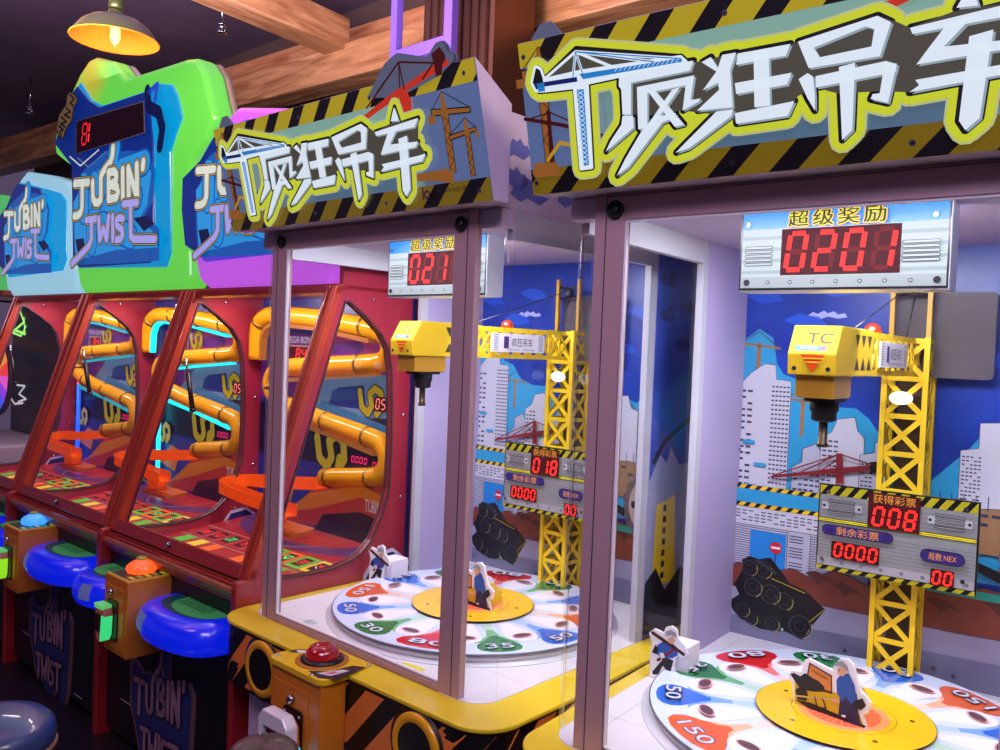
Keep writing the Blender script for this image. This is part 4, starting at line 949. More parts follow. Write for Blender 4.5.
    for sgn, xs in ((-1, -.07), (1, .97)):
        cb = mat((92, 100, 172), .4)
        for (q, z_, s_) in ((.06, 1.385, .9), (.05, 1.31, 1.0), (.16, 1.42, 1.0), (.22, 1.36, 1.1), (.12, 1.29, 1.3), (.30, 1.30, 1.2), (.42, 1.42, 1.2), (.6, 1.33, 1.4), (.85, 1.4, 1.2)):
            p = Print((xs, 0, 0), (0, 1, 0), (0, 0, 1), (sgn, 0, 0), .0004); p.up()
            p.poly([(q + a_ * s_, D + z_ + c_ * s_) for a_, c_ in ((-.06, -.01), (-.045, .012), (-.03, .008), (-.02, .03), (0, .024), (.012, .036), (.03, .02), (.045, .022), (.06, 0), (.03, -.02), (-.01, -.012), (-.03, -.022))], cb)
            p.build('cloud_print', root)
    header(root); city(root); crane(root); jackpot(root, digits[0]); ticket_board(root, *digits[1:])

def control_box(root):
    cb = empty('control_box', (0, 0, 0), parent=root)
    x0, x1, y0, y1 = .335, .572, -.185, -.096
    b = MB(); b.box((x0, y0 + .006, D - .52), (x1, y1, D - .014), ORBOX); b.build('box_body', cb, bevel=.006)
    b = MB(); b.prism(rrect(x0 - .006, y0 - .004, x1 + .010, .0 - .012, .028, 6), XY(0), D - .014, D + .005, YEL); b.build('top_plate', cb, bevel=.003)
    b = MB(); b.box((x0 + .022, y0 + .003, D - .50), (x1 - .055, y0 + .008, D - .05), ORBOX); b.build('access_door', cb, bevel=.001)
    cx, cy = .462, -.098
    b = MB(); b.lathe([(.074, D + .005), (.074, D + .008), (.060, D + .0085), (0, D + .0085)], (cx, cy, 0), mat((216, 120, 40), .35, emit=.25), 48); b.lathe([(.060, D + .008), (.060, D + .014), (.050, D + .017), (0, D + .017)], (cx, cy, 0), BLACK, 48)
    bt = b.build('button_ring', cb)
    b = MB(); b.lathe([(.046, D + .016), (.047, D + .024), (.043, D + .036), (.033, D + .047), (.018, D + .053), (0, D + .055)], (cx, cy, 0), mat((200, 12, 24), .12, emit=.25, coat=1.0), 48); b.build('red_push_button', cb)
    # instruction stickers
    p = Print((0, 0, D + .005), (1, 0, 0), (0, 1, 0), (0, 0, 1), .0004); dk = mat((40, 26, 36), .35); w2 = mat((206, 206, 214), .35); pk = mat((190, 90, 120), .35)
    p.poly([(.335, -.13), (.345, -.10), (.42, -.03), (.44, -.035), (.40, -.085), (.36, -.125)], dk); p.up(); p.poly([(.35, -.105), (.40, -.055), (.41, -.075), (.37, -.115)], w2); p.up(); p.poly([(.365, -.088), (.395, -.060), (.40, -.068), (.372, -.094)], pk); p.build('sticker', cb)
    p = Print((0, 0, D + .005), (1, 0, 0), (0, 1, 0), (0, 0, 1), .0004)
    p.poly([(.50, -.172), (.56, -.182), (.60, -.150), (.585, -.04), (.55, -.06), (.54, -.13)], dk); p.up()
    p.poly([(.53, -.165), (.57, -.150), (.575, -.09), (.555, -.10)], w2); p.up(); p.poly([(.545, -.150), (.562, -.142), (.566, -.12), (.552, -.125)], pk)
    p.build('sticker', cb)
    for x_, y_ in ((.35, -.165), (.352, -.03), (.575, -.025), (.53, -.182)):
        b = MB(); b.lathe([(.0065, 0), (.005, .003), (0, .004)], (x_, y_, D + .005), CHROME, 14); b.build('screw', cb)
    b = MB(); z = D - .085; b.lathe([(.013, 0), (.013, -.010), (.009, -.013), (0, -.013)], (.445, y0 + .003, z), CHROME, 20, 'y'); b.box((.4435, y0 - .0115, z - .006), (.4465, y0 - .0095, z + .006), BLACK); b.build('lock', cb)
    b = MB(); b.prism(rrect(.412, D - .235, .498, D - .108, .01), XZ(y0 - .002), 0, .006, BLACK)
    for x_, z_ in ((.422, -.122), (.488, -.122)): b.lathe([(.005, 0), (.005, -.004), (0, -.005)], (x_, y0 - .002, D + z_), CHROME, 10, 'y')
    b.build('reader_plate', cb)
    rd = empty('card_reader', (0, 0, 0), parent=cb); x_, z_ = .436, D - .185
    b = MB(); wt = mat((214, 214, 224), .3, coat=.5)
    b.prism([(-.045, -.10), (-.05, -.03), (-.045, .03), (-.03, .045), (.03, .045), (.045, .03), (.05, -.03), (.042, -.10), (.02, -.125), (-.02, -.125)], lambda u, v, w: (x_ + u, y0 - .004 - w, z_ + v), .0, .036, mat((196, 96, 36), .35, coat=.4)); b.build('reader_body', rd, bevel=.006)
    b = MB(); b.prism([(-.052, -.01), (-.05, .036), (-.034, .054), (.034, .054), (.05, .036), (.052, -.01), (.036, -.005), (.034, .02), (-.034, .02), (-.036, -.005)], lambda u, v, w: (x_ + u, y0 - .004 - w, z_ + v), .012, .05, wt); b.build('reader_hood', rd, bevel=.004)
    b = MB(); b.box((x_ - .03, y0 - .044, z_ - .05), (x_ + .03, y0 - .038, z_ + .015), mat((40, 8, 12), .3)); b.build('reader_screen', rd)
    p = Print((x_, y0 - .044, z_), (1, 0, 0), (0, 0, 1), (0, -1, 0), .0005); p.up(); p.led('12', -.02, -.01, .02, .008, .004, RED_ON); p.build('reader_digits', rd)
    b = MB(); b.prism([(.040, -.005), (.052, -.01), (.05, -.07), (.036, -.09), (.03, -.05)], lambda u, v, w: (x_ + u, y0 - .008 - w, z_ + v), 0, .040, mat((60, 200, 240), .3, emit=1.1)); b.build('reader_light', rd)
    rd.scale = (1.35, 1.0, 1.35); rd.location = (-.35 * x_, 0, -.35 * z_)
    return cb

def claw_machine(k, label, digits, rot, fig_rot, fig_xy):
    root = empty('claw_machine', (M0, M1)[k][:2] + (0,), (0, 0, (M0, M1)[k][2]), label, 'claw machine', 'crane claw machines')
    claw_body(root, digits); wheel(root, rot, fig_rot, fig_xy); control_box(root)
    # small standee box beside the wheel
    b = MB(); wx, wy = -.012, .545; b.box((-.04, .52, D + .002), (.035, .60, D + .10), WHITE); sb = b.build('lever_box', root, bevel=.002)
    worker_cutout(root, (-.022, .505, D + .003), (1, 0.08, 0), .150, 'plank')
    # loose leaflets and slot label on the floor
    p = Print((0, 0, D + .0015), (1, 0, 0), (0, 1, 0), (0, 0, 1), .0004)
    p.poly([(.115, .045), (.20, .045), (.215, .105), (.13, .105)], mat((196, 210, 214), .35)); p.up(); p.text('提示', .14, .06, .19, .09, mat((60, 60, 70), .4)); p.poly([(.62, .05), (.70, .05), (.70, .075), (.62, .07)], mat((216, 206, 40), .4))
    p.line([(-.05, .20), (.95, .20)], .0012, mat((130, 130, 140), .4), joint=False); p.line([(.0, .03), (.0, .98)], .0012, mat((130, 130, 140), .4), joint=False); p.build('floor_label', root)
    return root
claw_machine(0, 'crane claw machine with a red push button box before it, jackpot display starting with 021', ('0211', '018', '0000', '00'), -155, math.radians(2), (.455 - CX, .505 - CY))
claw_machine(1, 'crane claw machine whose jackpot display under the ceiling reads 0201', ('0201', '008', '0000', '00'), -125, math.radians(-10), (.420 - CX, .490 - CY))
# ------------------------------------------------------------------ ball-run machines: unit width 1.08, pitch 1.10, frame 0
UW = 1.08
TRED = mat((150, 28, 32), .35, coat=.5, noise=.15, nscale=4); TRAIL = mat((168, 56, 34), .3, metal=.2, coat=.5); TRIM = mat((150, 84, 60), .3, metal=.3, coat=.4)
SIDE = mat((146, 34, 54), .35, coat=.4)
TBLK = mat((16, 14, 22), .4); BLUEB = mat((4, 32, 235), .3, emit=.75, coat=.8)
TUBE = translucent('amber_tube', (236, 168, 24), .62, .12); RAMP = translucent('orange_acrylic', (240, 110, 20), .55, .1, .18)
def logo(p, fx, top, bot, out1, out2, s=1.0, tail=True):
    """the two-line tube lettering; fx maps sheet coordinates to the panel"""
    T1 = [[(28, 350), (80, 345)], [(57, 350), (56, 440), (50, 462), (40, 470), (26, 473)],
          [(97, 345), (98, 405), (106, 422), (118, 422), (128, 410), (128, 322), (140, 300), (165, 268), (172, 245), (174, 214)],
          [(158, 308), (158, 408)], [(158, 308), (180, 304), (188, 318), (186, 340), (160, 356)], [(166, 356), (190, 364), (194, 384), (188, 402), (158, 410)],
          [(212, 298), (213, 402)], [(236, 404), (234, 292), (268, 404), (266, 280)], [(292, 268), (290, 290)]]
    T2 = [[(76, 488), (118, 482)], [(96, 488), (96, 560), (86, 585), (60, 614), (22, 652)],
          [(124, 482), (128, 562), (142, 520), (154, 560), (162, 476)], [(178, 474), (179, 562)], [(218, 482), (200, 480), (192, 492), (194, 508), (214, 524), (216, 545), (208, 560), (192, 562)],
          [(220, 428), (272, 422)], [(247, 430), (248, 548), (258, 560), (340, 560)]]
    if not tail: T1[1] = [(57, 350), (56, 450)]; T2[1] = [(96, 488), (96, 572)]; T2[-1] = [(247, 430), (248, 566)]; T2[-2] = [(226, 478), (272, 472)]; T2[-1] = [(249, 478), (250, 566)]
    for T, gr, m, k in ((T1, ((0, 1), (2,), (3, 4, 5), (6,), (7,), (8,)), top, 1.0), (T2, ((0, 1), (2,), (3,), (4,), (5, 6)), bot, .86)):
        for letter in gr:
            for w, mm in ((27, out2), (23.5, out1), (20.5, out2), (16.5, m)):
                for q in letter: p.line([fx(*c) for c in T[q]], w * s * k, mm)
                p.up(.3)
def s2u(x, y):
    """sheet coordinates of the star sign -> unit-local (x, z)"""
    h = hitp(0, 70 + x / 3.753, 90 + y / 3.753, (0, .33, 0), (0, 1, 0)); return (h.x + 2.27, h.z)
def led_blend(a, c):
    """glowing shell whose lamps change colour towards one tip"""
    m = mat(tuple(a) , .31, emit=.84, coat=.5); nt = m.node_tree; b = nt.nodes['Principled BSDF']
    tc = nt.nodes.new('ShaderNodeTexCoord'); vm = nt.nodes.new('ShaderNodeVectorMath'); vm.operation = 'DISTANCE'; vm.inputs[1].default_value = (-.02, .35, D + 2.36)
    rp = nt.nodes.new('ShaderNodeValToRGB'); e = rp.color_ramp.elements; e[0].position = .03; e[1].position = .30
    e[0].color = tuple(lin(x) for x in c) + (1,); e[1].color = tuple(lin(x) for x in a) + (1,)
    nt.links.new(tc.outputs['Object'], vm.inputs[0]); nt.links.new(vm.outputs['Value'], rp.inputs[0]); nt.links.new(rp.outputs[0], b.inputs['Emission Color'])
    return m
def topper(root, kind, glow, art_glow, off=(0, 0)):
    g = mat(glow, .3, emit=.84, coat=.5); g2 = mat(art_glow, .25, emit=.85, coat=.6)
    y0, y1 = .35, .455
    if kind == 'star': g = led_blend(glow, (255, 150, 30))
    z = lambda pts: [(x, D + z_) for x, z_ in pts]
    if kind == 'star':
        outer = z([(-.05, 1.105), (-.10, 1.14), (-.17, 1.28), (-.20, 1.78), (-.49, 1.90), (-.50, 2.0), (-.37, 2.14), (-.25, 2.24), (-.17, 2.30), (-.06, 2.35), (.02, 2.35), (.22, 2.29), (.30, 2.23), (.39, 2.17), (1.0, 2.145), (1.10, 2.13), (1.17, 2.06), (1.23, 1.93), (1.27, 1.84), (1.20, 1.75), (1.08, 1.68), (1.04, 1.59), (1.09, 1.15), (1.06, 1.105)])
        art = z([(-.13, 2.24), (.02, 2.12), (.16, 2.07), (.66, 2.06), (.76, 2.075), (.90, 2.045), (.95, 1.99), (1.0, 1.88), (.95, 1.82), (.90, 1.74), (.93, 1.28), (.89, 1.21), (-.06, 1.24), (-.14, 1.27), (-.19, 1.8), (-.44, 1.95), (-.29, 2.17)])
        plate = z([(-.15, 2.22), (.0, 2.12), (.14, 2.06), (.66, 2.05), (.69, 2.0), (.74, 1.80), (.78, 1.30), (.74, 1.235), (-.06, 1.24), (-.15, 1.28), (-.20, 1.8), (-.44, 1.95), (-.30, 2.16)])
    else:
        outer = z([(.02, 1.105), (-.06, 1.14), (-.12, 1.27), (-.20, 1.42), (-.24, 1.54), (-.18, 1.62), (.0, 1.65), (.06, 1.74), (.12, 1.82), (.22, 1.855), (.55, 1.80), (.82, 1.735), (.90, 1.69), (.94, 1.60), (.94, 1.30), (1.0, 1.22), (1.0, 1.14), (.96, 1.105)])
        art = z([(.0, 1.22), (-.14, 1.30), (-.19, 1.46), (-.19, 1.60), (-.04, 1.66), (.06, 1.74), (.14, 1.79), (.24, 1.78), (.78, 1.67), (.86, 1.62), (.88, 1.30), (.83, 1.235)])
        plate = z([(.0, 1.24), (-.16, 1.30), (-.20, 1.46), (-.20, 1.60), (-.05, 1.66), (.05, 1.74), (.13, 1.785), (.24, 1.77), (.50, 1.72), (.56, 1.60), (.54, 1.28), (.50, 1.245)])
    if kind != 'star' and off[0] > 0: outer = [(min(x_, .89), z_) for x_, z_ in outer if not (x_ > .9 and z_ < D + 1.11)] + [(.86, D + 1.105)]
    if kind != 'star':
        outer, art, plate = [[(x_ + off[0], z_) for x_, z_ in q_] for q_ in (outer, art, plate)]
    tp = empty('light_box', (0, 0, 0), parent=root)
    b = MB(); b.prism(outer, XZ(y0), 0, y1 - y0, g); b.build('glowing_shell', tp, bevel=.028, seg=4)
    b = MB(); b.prism(art, XZ(y0 - .010), 0, .012, g2); b.build('lit_recess', tp, bevel=.006, seg=3)
    b = MB(); b.prism([(x_ * 1.0, z_) for x_, z_ in outer], XZ(y1), .0, .03, mat((120, 104, 104), .5)); b.build('back_shell', tp, bevel=.01)
    b = MB(); db = mat((16, 50, 150), .25, emit=.6, coat=.6); b.prism(plate, XZ(y0 - .018), 0, .009, db); pl = b.build('sign_plate', tp, bevel=.002)
    p = Print((0, y0 - .018, 0), (1, 0, 0), (0, 0, 1), (0, -1, 0), .0008); p.up(2)
    b1 = mat((24, 96, 190), .25, emit=.7, coat=.6); b2 = mat((40, 150, 225), .25, emit=.85, coat=.6); b3 = mat((14, 30, 96), .25, emit=.4, coat=.6)
    kx = 1.0 if kind == 'star' else .80
    ox, oz = (0, 0) if kind == 'star' else (-.02 + off[0], .0)
    def fx(x, y):
        u, v = s2u(x, y)
        if kind == 'star': return (u, v)
        return (off[0] - .05 + (u + .13) * .78, D + 1.26 + (v - D - 1.28) * .86)
    for pts, m in (([(20, 440), (60, 300), (140, 230), (240, 225), (300, 240), (330, 300), (320, 420), (290, 470), (345, 520), (345, 640), (200, 650), (30, 655), (20, 560)], b1), ([(20, 420), (80, 320), (130, 290), (200, 250), (290, 250), (315, 310), (300, 430), (270, 480), (330, 540), (340, 590), (180, 600), (30, 640)], b2)):
        p.poly([fx(*q) for q in pts], m); p.up()
    for w_, m in ((52, b1), (44, b2)):
        for ln in ([(60, 350), (60, 460)], [(100, 345), (110, 420), (150, 300)], [(180, 310), (260, 400)], [(290, 270), (200, 300)], [(90, 490), (90, 580)], [(130, 500), (240, 550)], [(170, 260), (178, 215)]): p.line([fx(*q) for q in ln], w_ * kx * .0026 , m)
        p.up()
    p.poly([fx(*q) for q in [(30, 560), (60, 555), (70, 600), (40, 620)]], b3); p.poly([fx(*q) for q in [(250, 480), (300, 470), (330, 500), (290, 530)]], b3); p.up()
    wt = mat((206, 214, 206), .25, emit=.85); vt = mat((166, 160, 232), .25, emit=.85); o1 = mat((226, 196, 110), .3, emit=.6); o2 = mat((34, 22, 52), .3)
    logo(p, fx, wt, vt, o1, o2, .0026 * kx)
    if kind == 'star':
        # the read-out and the swirls of tube drawn round it
        q = z([(-.11, 2.025), (.68, 2.0), (.70, 1.845), (-.10, 1.845)])
        gr = mat((110, 110, 130), .3, metal=.5); p.poly([(x * 1.01 - .003, z_) for x, z_ in q], gr); p.up(); cxm = .29
        p.poly([(cxm + (x - cxm) * .975, D + 1.93 + (z_ - D - 1.93) * .93) for x, z_ in q], mat((34, 12, 24), .15, emit=.5, coat=.8)); p.up()
        p.led('1', -.06, D + 1.885, .10, D + 1.99, .012, mat((255, 50, 50), .3, emit=1.6)); p.led('8', .02 - .06, D + 1.885, .06, D + 1.99, .010, mat((230, 30, 40), .3, emit=1.2))
        gd = mat((138, 112, 78), .35, emit=.35); gk = mat((44, 32, 30), .4); h_ = lambda *a_: [(lambda q_: (q_.x + 2.27, q_.z))(hitp(0, u, v, (0, .332, 0), (0, 1, 0))) for u, v in a_]
        p.poly(h_((75, 91), (80, 93), (84, 100), (80, 108), (78, 121), (72, 130), (69, 140), (64, 137), (61, 128), (64, 114), (71, 104), (72, 95)), gk); p.up()
        p.poly(h_((75.5, 92.5), (79.5, 94.5), (83, 100), (79, 108), (77, 120), (71, 129), (68.5, 138), (64.5, 135.5), (62, 128), (65, 115), (72, 105), (73, 96)), gd); p.up()
        for sq in (((76, 95), (80, 99), (76, 103), (79, 106)), ((72, 108), (76, 112), (70, 115), (76, 118)), ((67, 117), (72, 122), (66, 124), (71, 127)), ((64, 126), (69, 130), (65, 132), (67, 136))): p.line(h_(*sq), .012, gk)
        p.up()
        p.line(z([(.72, 2.04), (.74, 1.96), (.84, 1.92), (.88, 1.84), (.86, 1.76)]), .06, b3); p.line(z([(.74, 2.03), (.82, 2.05), (.80, 1.98)]), .03, mat((30, 70, 200), .3, emit=.8))
        p.line([fx(20, 250), fx(60, 285), fx(130, 225)], .008, wt)
    p.build('sign_print', pl)

def backboard(root, troughs, X, neon):
    y = .72
    bb = empty('backboard', (0, 0, 0), parent=root)
    b = MB(); b.box((0, y, D - .1), (UW, y + .02, D + 1.1), mat((24, 34, 110), .4)); b.build('board', bb)
    p = Print((0, y, D), (1, 0, 0), (0, 0, 1), (0, -1, 0), .0006); p.up()
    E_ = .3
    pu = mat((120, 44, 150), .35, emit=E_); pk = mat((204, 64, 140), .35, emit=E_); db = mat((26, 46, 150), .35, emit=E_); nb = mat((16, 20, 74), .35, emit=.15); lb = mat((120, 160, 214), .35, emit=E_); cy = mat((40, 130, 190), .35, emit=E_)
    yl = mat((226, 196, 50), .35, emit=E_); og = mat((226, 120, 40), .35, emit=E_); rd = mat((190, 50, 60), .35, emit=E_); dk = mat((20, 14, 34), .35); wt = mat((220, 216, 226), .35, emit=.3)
    p.rect(0, -.1, UW, 1.1, db); p.up(); p.rect(0, .62, UW, .93, pu); p.rect(0, .36, UW, .60, nb); p.up()
    p.poly([(.42, .80), (.95, .83), (1.06, .92), (.5, .935), (.42, .90)], pk); p.poly([(.30, .60), (.50, .74), (1.05, .78), (1.05, .6), (.6, .57)], lb); p.up(); p.poly([(.55, .62), (.62, .70), (.80, .72), (.82, .62)], db)
    p.line([(.58, .87), (.76, .875)], .055, pu); p.line([(.60, .665), (.74, .68)], .05, mat((70, 100, 180), .35, emit=E_)); p.poly([(.46, .60), (.52, .64), (1.05, .545), (1.05, .51)], cy); p.up()
    p.poly([(0, .05), (.30, .12), (.55, .30), (.75, .34), (1.06, .30), (1.06, .10), (.5, .08)], rd); p.up(); p.poly([(.25, .10), (.45, .22), (.8, .30), (1.06, .26), (1.06, .22), (.8, .25), (.5, .16)], og); p.poly([(.1, .2), (.25, .30), (.35, .28), (.30, .16)], og); p.up()
    p.poly([(.45, .02), (.55, .14), (.8, .19), (1.06, .16), (1.06, -.1), (.45, -.1)], nb); p.up()
    # curly yellow figures painted between the tubes
    def curl(x, z, s):
        a = [(-.10, .05), (-.08, -.03), (-.03, -.06), (.0, -.02), (-.02, .04), (.02, .07), (.07, .05), (.08, -.02), (.04, -.06), (.05, -.02)]
        for w_, m in ((.052, dk), (.038, yl)):
            p.line([(x + u * s, z + v * s) for u, v in a], w_ * s, m); p.up()
    curl(.60, .42, 1.1); curl(.50, .875, .62); curl(.86, .655, .8); curl(.18, .36, .7)
    p.text('MEGA BONUS', .24, .885, .47, .915, wt); p.text('TUBIN TWIST', .84, .20, 1.06, .25, wt); p.rect(.245, .80, .42, .875, mat((226, 170, 150), .35, emit=.3)); p.up(); p.rect(.255, .806, .41, .869, mat((90, 10, 20), .3, emit=.5)); p.up(); p.led('84', .31, .815, .40, .86, .006, RED_ON)
    p.rect(.88, .62, .96, .68, mat((60, 6, 14), .3, emit=.4)); p.up(); p.led('05', .885, .63, .955, .67, .005, mat((255, 120, 110), .3, emit=1.4))
    mg = mat((255, 40, 110), .3, emit=1.2); p.led('0000', .74, .395, .85, .42, .004, mg); p.led('0000', .88, .385, .98, .41, .004, mg)
    p.build('board_print', bb)
    yt = .665
    runs = [[(.07, .80), (.07, .93), (.09, .975), (.14, 1.0), (.22, 1.01), (.54, .995), (.90, .955), (.99, .93), (1.02, .89), (1.01, .85), (.96, .82), (.65, .795), (.34, .775), (.25, .76), (.20, .72), (.20, .67), (.25, .625), (.34, .60), (.55, .565), (.92, .515), (1.0, .49), (1.03, .44), (1.01, .39), (.95, .36), (.62, .315)]]
    from mathutils import geometry as _g
    def smooth(P, n=4):
        P = [Vector((q[0], yt, D + q[1])) for q in P]; out = []
        for i in range(len(P) - 1):
            p0, p1, p2, p3 = P[max(i - 1, 0)], P[i], P[i + 1], P[min(i + 2, len(P) - 1)]
            for j in range(n):
                t = j / n; out.append(.5 * ((2 * p1) + (-p0 + p2) * t + (2 * p0 - 5 * p1 + 4 * p2 - p3) * t * t + (-p0 + 3 * p1 - 3 * p2 + p3) * t ** 3))
        return out + [P[-1]]
    path = smooth(runs[0])
    b = MB(); b.tube(path, .041, TUBE, 20); tb = b.build('ball_tube', bb)
    b = MB(); ring = mat((120, 84, 20), .3, metal=.5)
    for (x_, z_, dx, dz) in ((.09, .975, .7, .7), (.34, 1.003, 1, 0), (.62, .985, 1, -.05), (.86, .962, 1, -.1), (.84, .81, 1, .08), (.5, .785, 1, .05), (.21, .68, 0, 1), (.34, .60, 1, -.15), (.62, .555, 1, -.13), (.9, .518, 1, -.13), (.93, .355, 1, .1), (.66, .32, 1, .1)):
        d = Vector((dx, 0, dz)).normalized(); c = Vector((x_, yt, D + z_)); b.tube([c - d * .006, c + d * .006], .044, ring, 20)
    b.build('tube_clamp', bb)
    # shelves under the tubes
    tm = {'cyan': mat((20, 226, 236), .3, emit=1.5), 'orange': mat((232, 140, 60), .35, emit=.25), 'dim': mat((40, 190, 210), .3, emit=.7)}[troughs]
    th = .011 if troughs != 'orange' else .018
    for nm, seg in (('shelf', [(.11, .80), (.115, .90), (.14, .945), (.19, .965), (.26, .966), (.54, .95), (.90, .905)]), ('shelf', [(.30, .715), (.60, .745), (.95, .775)]), ('shelf', [(.23, .57), (.30, .548), (.62, .508), (.95, .455)])):
        b = MB()
        for a, c in zip(seg, seg[1:]): b.bar((a[0], yt, D + a[1] - (0 if nm != 'x' else 0)), (c[0] + .002, yt, D + c[1]), .032, th, tm, up=(0, 0, 1))
        b.build(nm, bb)
    if neon:
        b = MB(); b.tube([(.155, .69, D + .02), (.155, .69, D + .56)], .012, mat(neon[0], .3, emit=2.0), 12); b.build('neon_tube', bb)
        if len(neon) > 1: b = MB(); b.tube([(.155, .69, D + .56), (.155, .69, D + .64)], .012, mat(neon[1], .3, emit=2.0), 12); b.tube([(.155, .69, D + .64), (.155, .69, D + .95)], .012, mat((120, 140, 200), .3, emit=.5), 12); b.build('neon_tube', bb)
    b = MB(); b.box((.10, .70, D), (.135, .715, D + .95), mat((60, 90, 160), .3, emit=.2)); b.build('lamp_channel', bb)
    # open acrylic chute: out along the board, round and back along the front
    def strip(pts, h, wdt, nm):
        b = MB(); P = [Vector(q) for q in pts]; n = len(P); t_ = .004
        for side in (-1, 1):
            vs = []; 
            for i, q in enumerate(P):
                d = (P[min(i + 1, n - 1)] - P[max(i - 1, 0)]); nn = Vector((-d.y, d.x, 0)).normalized() * side * wdt / 2; nt = nn.normalized() * t_
                for o_ in (nn, nn - nt):
                    vs.append(q + o_); vs.append(q + o_ + Vector((0, 0, h)))
            fs = []
            for i in range(n - 1):
                a, c = i * 4, (i + 1) * 4; fs += [(a, c, c + 1, a + 1), (a + 2, a + 3, c + 3, c + 2), (a + 1, c + 1, c + 3, a + 3)]
            fs += [(0, 1, 3, 2), ((n - 1) * 4, (n - 1) * 4 + 2, (n - 1) * 4 + 3, (n - 1) * 4 + 1)]
            b.add(vs, fs, RAMP)
        vs = []
        for i, q in enumerate(P):
            d = (P[min(i + 1, n - 1)] - P[max(i - 1, 0)]); nn = Vector((-d.y, d.x, 0)).normalized() * wdt / 2
            vs += [q + nn, q - nn, q + nn + Vector((0, 0, t_)), q - nn + Vector((0, 0, t_))]
        fs = []
        for i in range(n - 1):
            a, c = i * 4, (i + 1) * 4; fs += [(a, a + 1, c + 1, c), (a + 2, c + 2, c + 3, a + 3)]
        b.add(vs, fs, RAMP); return b.build(nm, root)
    pts = [(.62, .655, D + .265), (.45, .655, D + .245), (.25, .65, D + .222)] + [(.14 - .10 * math.sin(t), .575 + .075 * math.cos(t), D + .215 - .008 * t) for t in [i * PI / 8 for i in range(0, 9)]] + [(.3, .50, D + .175), (.5, .50, D + .168), (.62, .50, D + .164)]
    strip(pts, .050, .062, 'orange_chute')

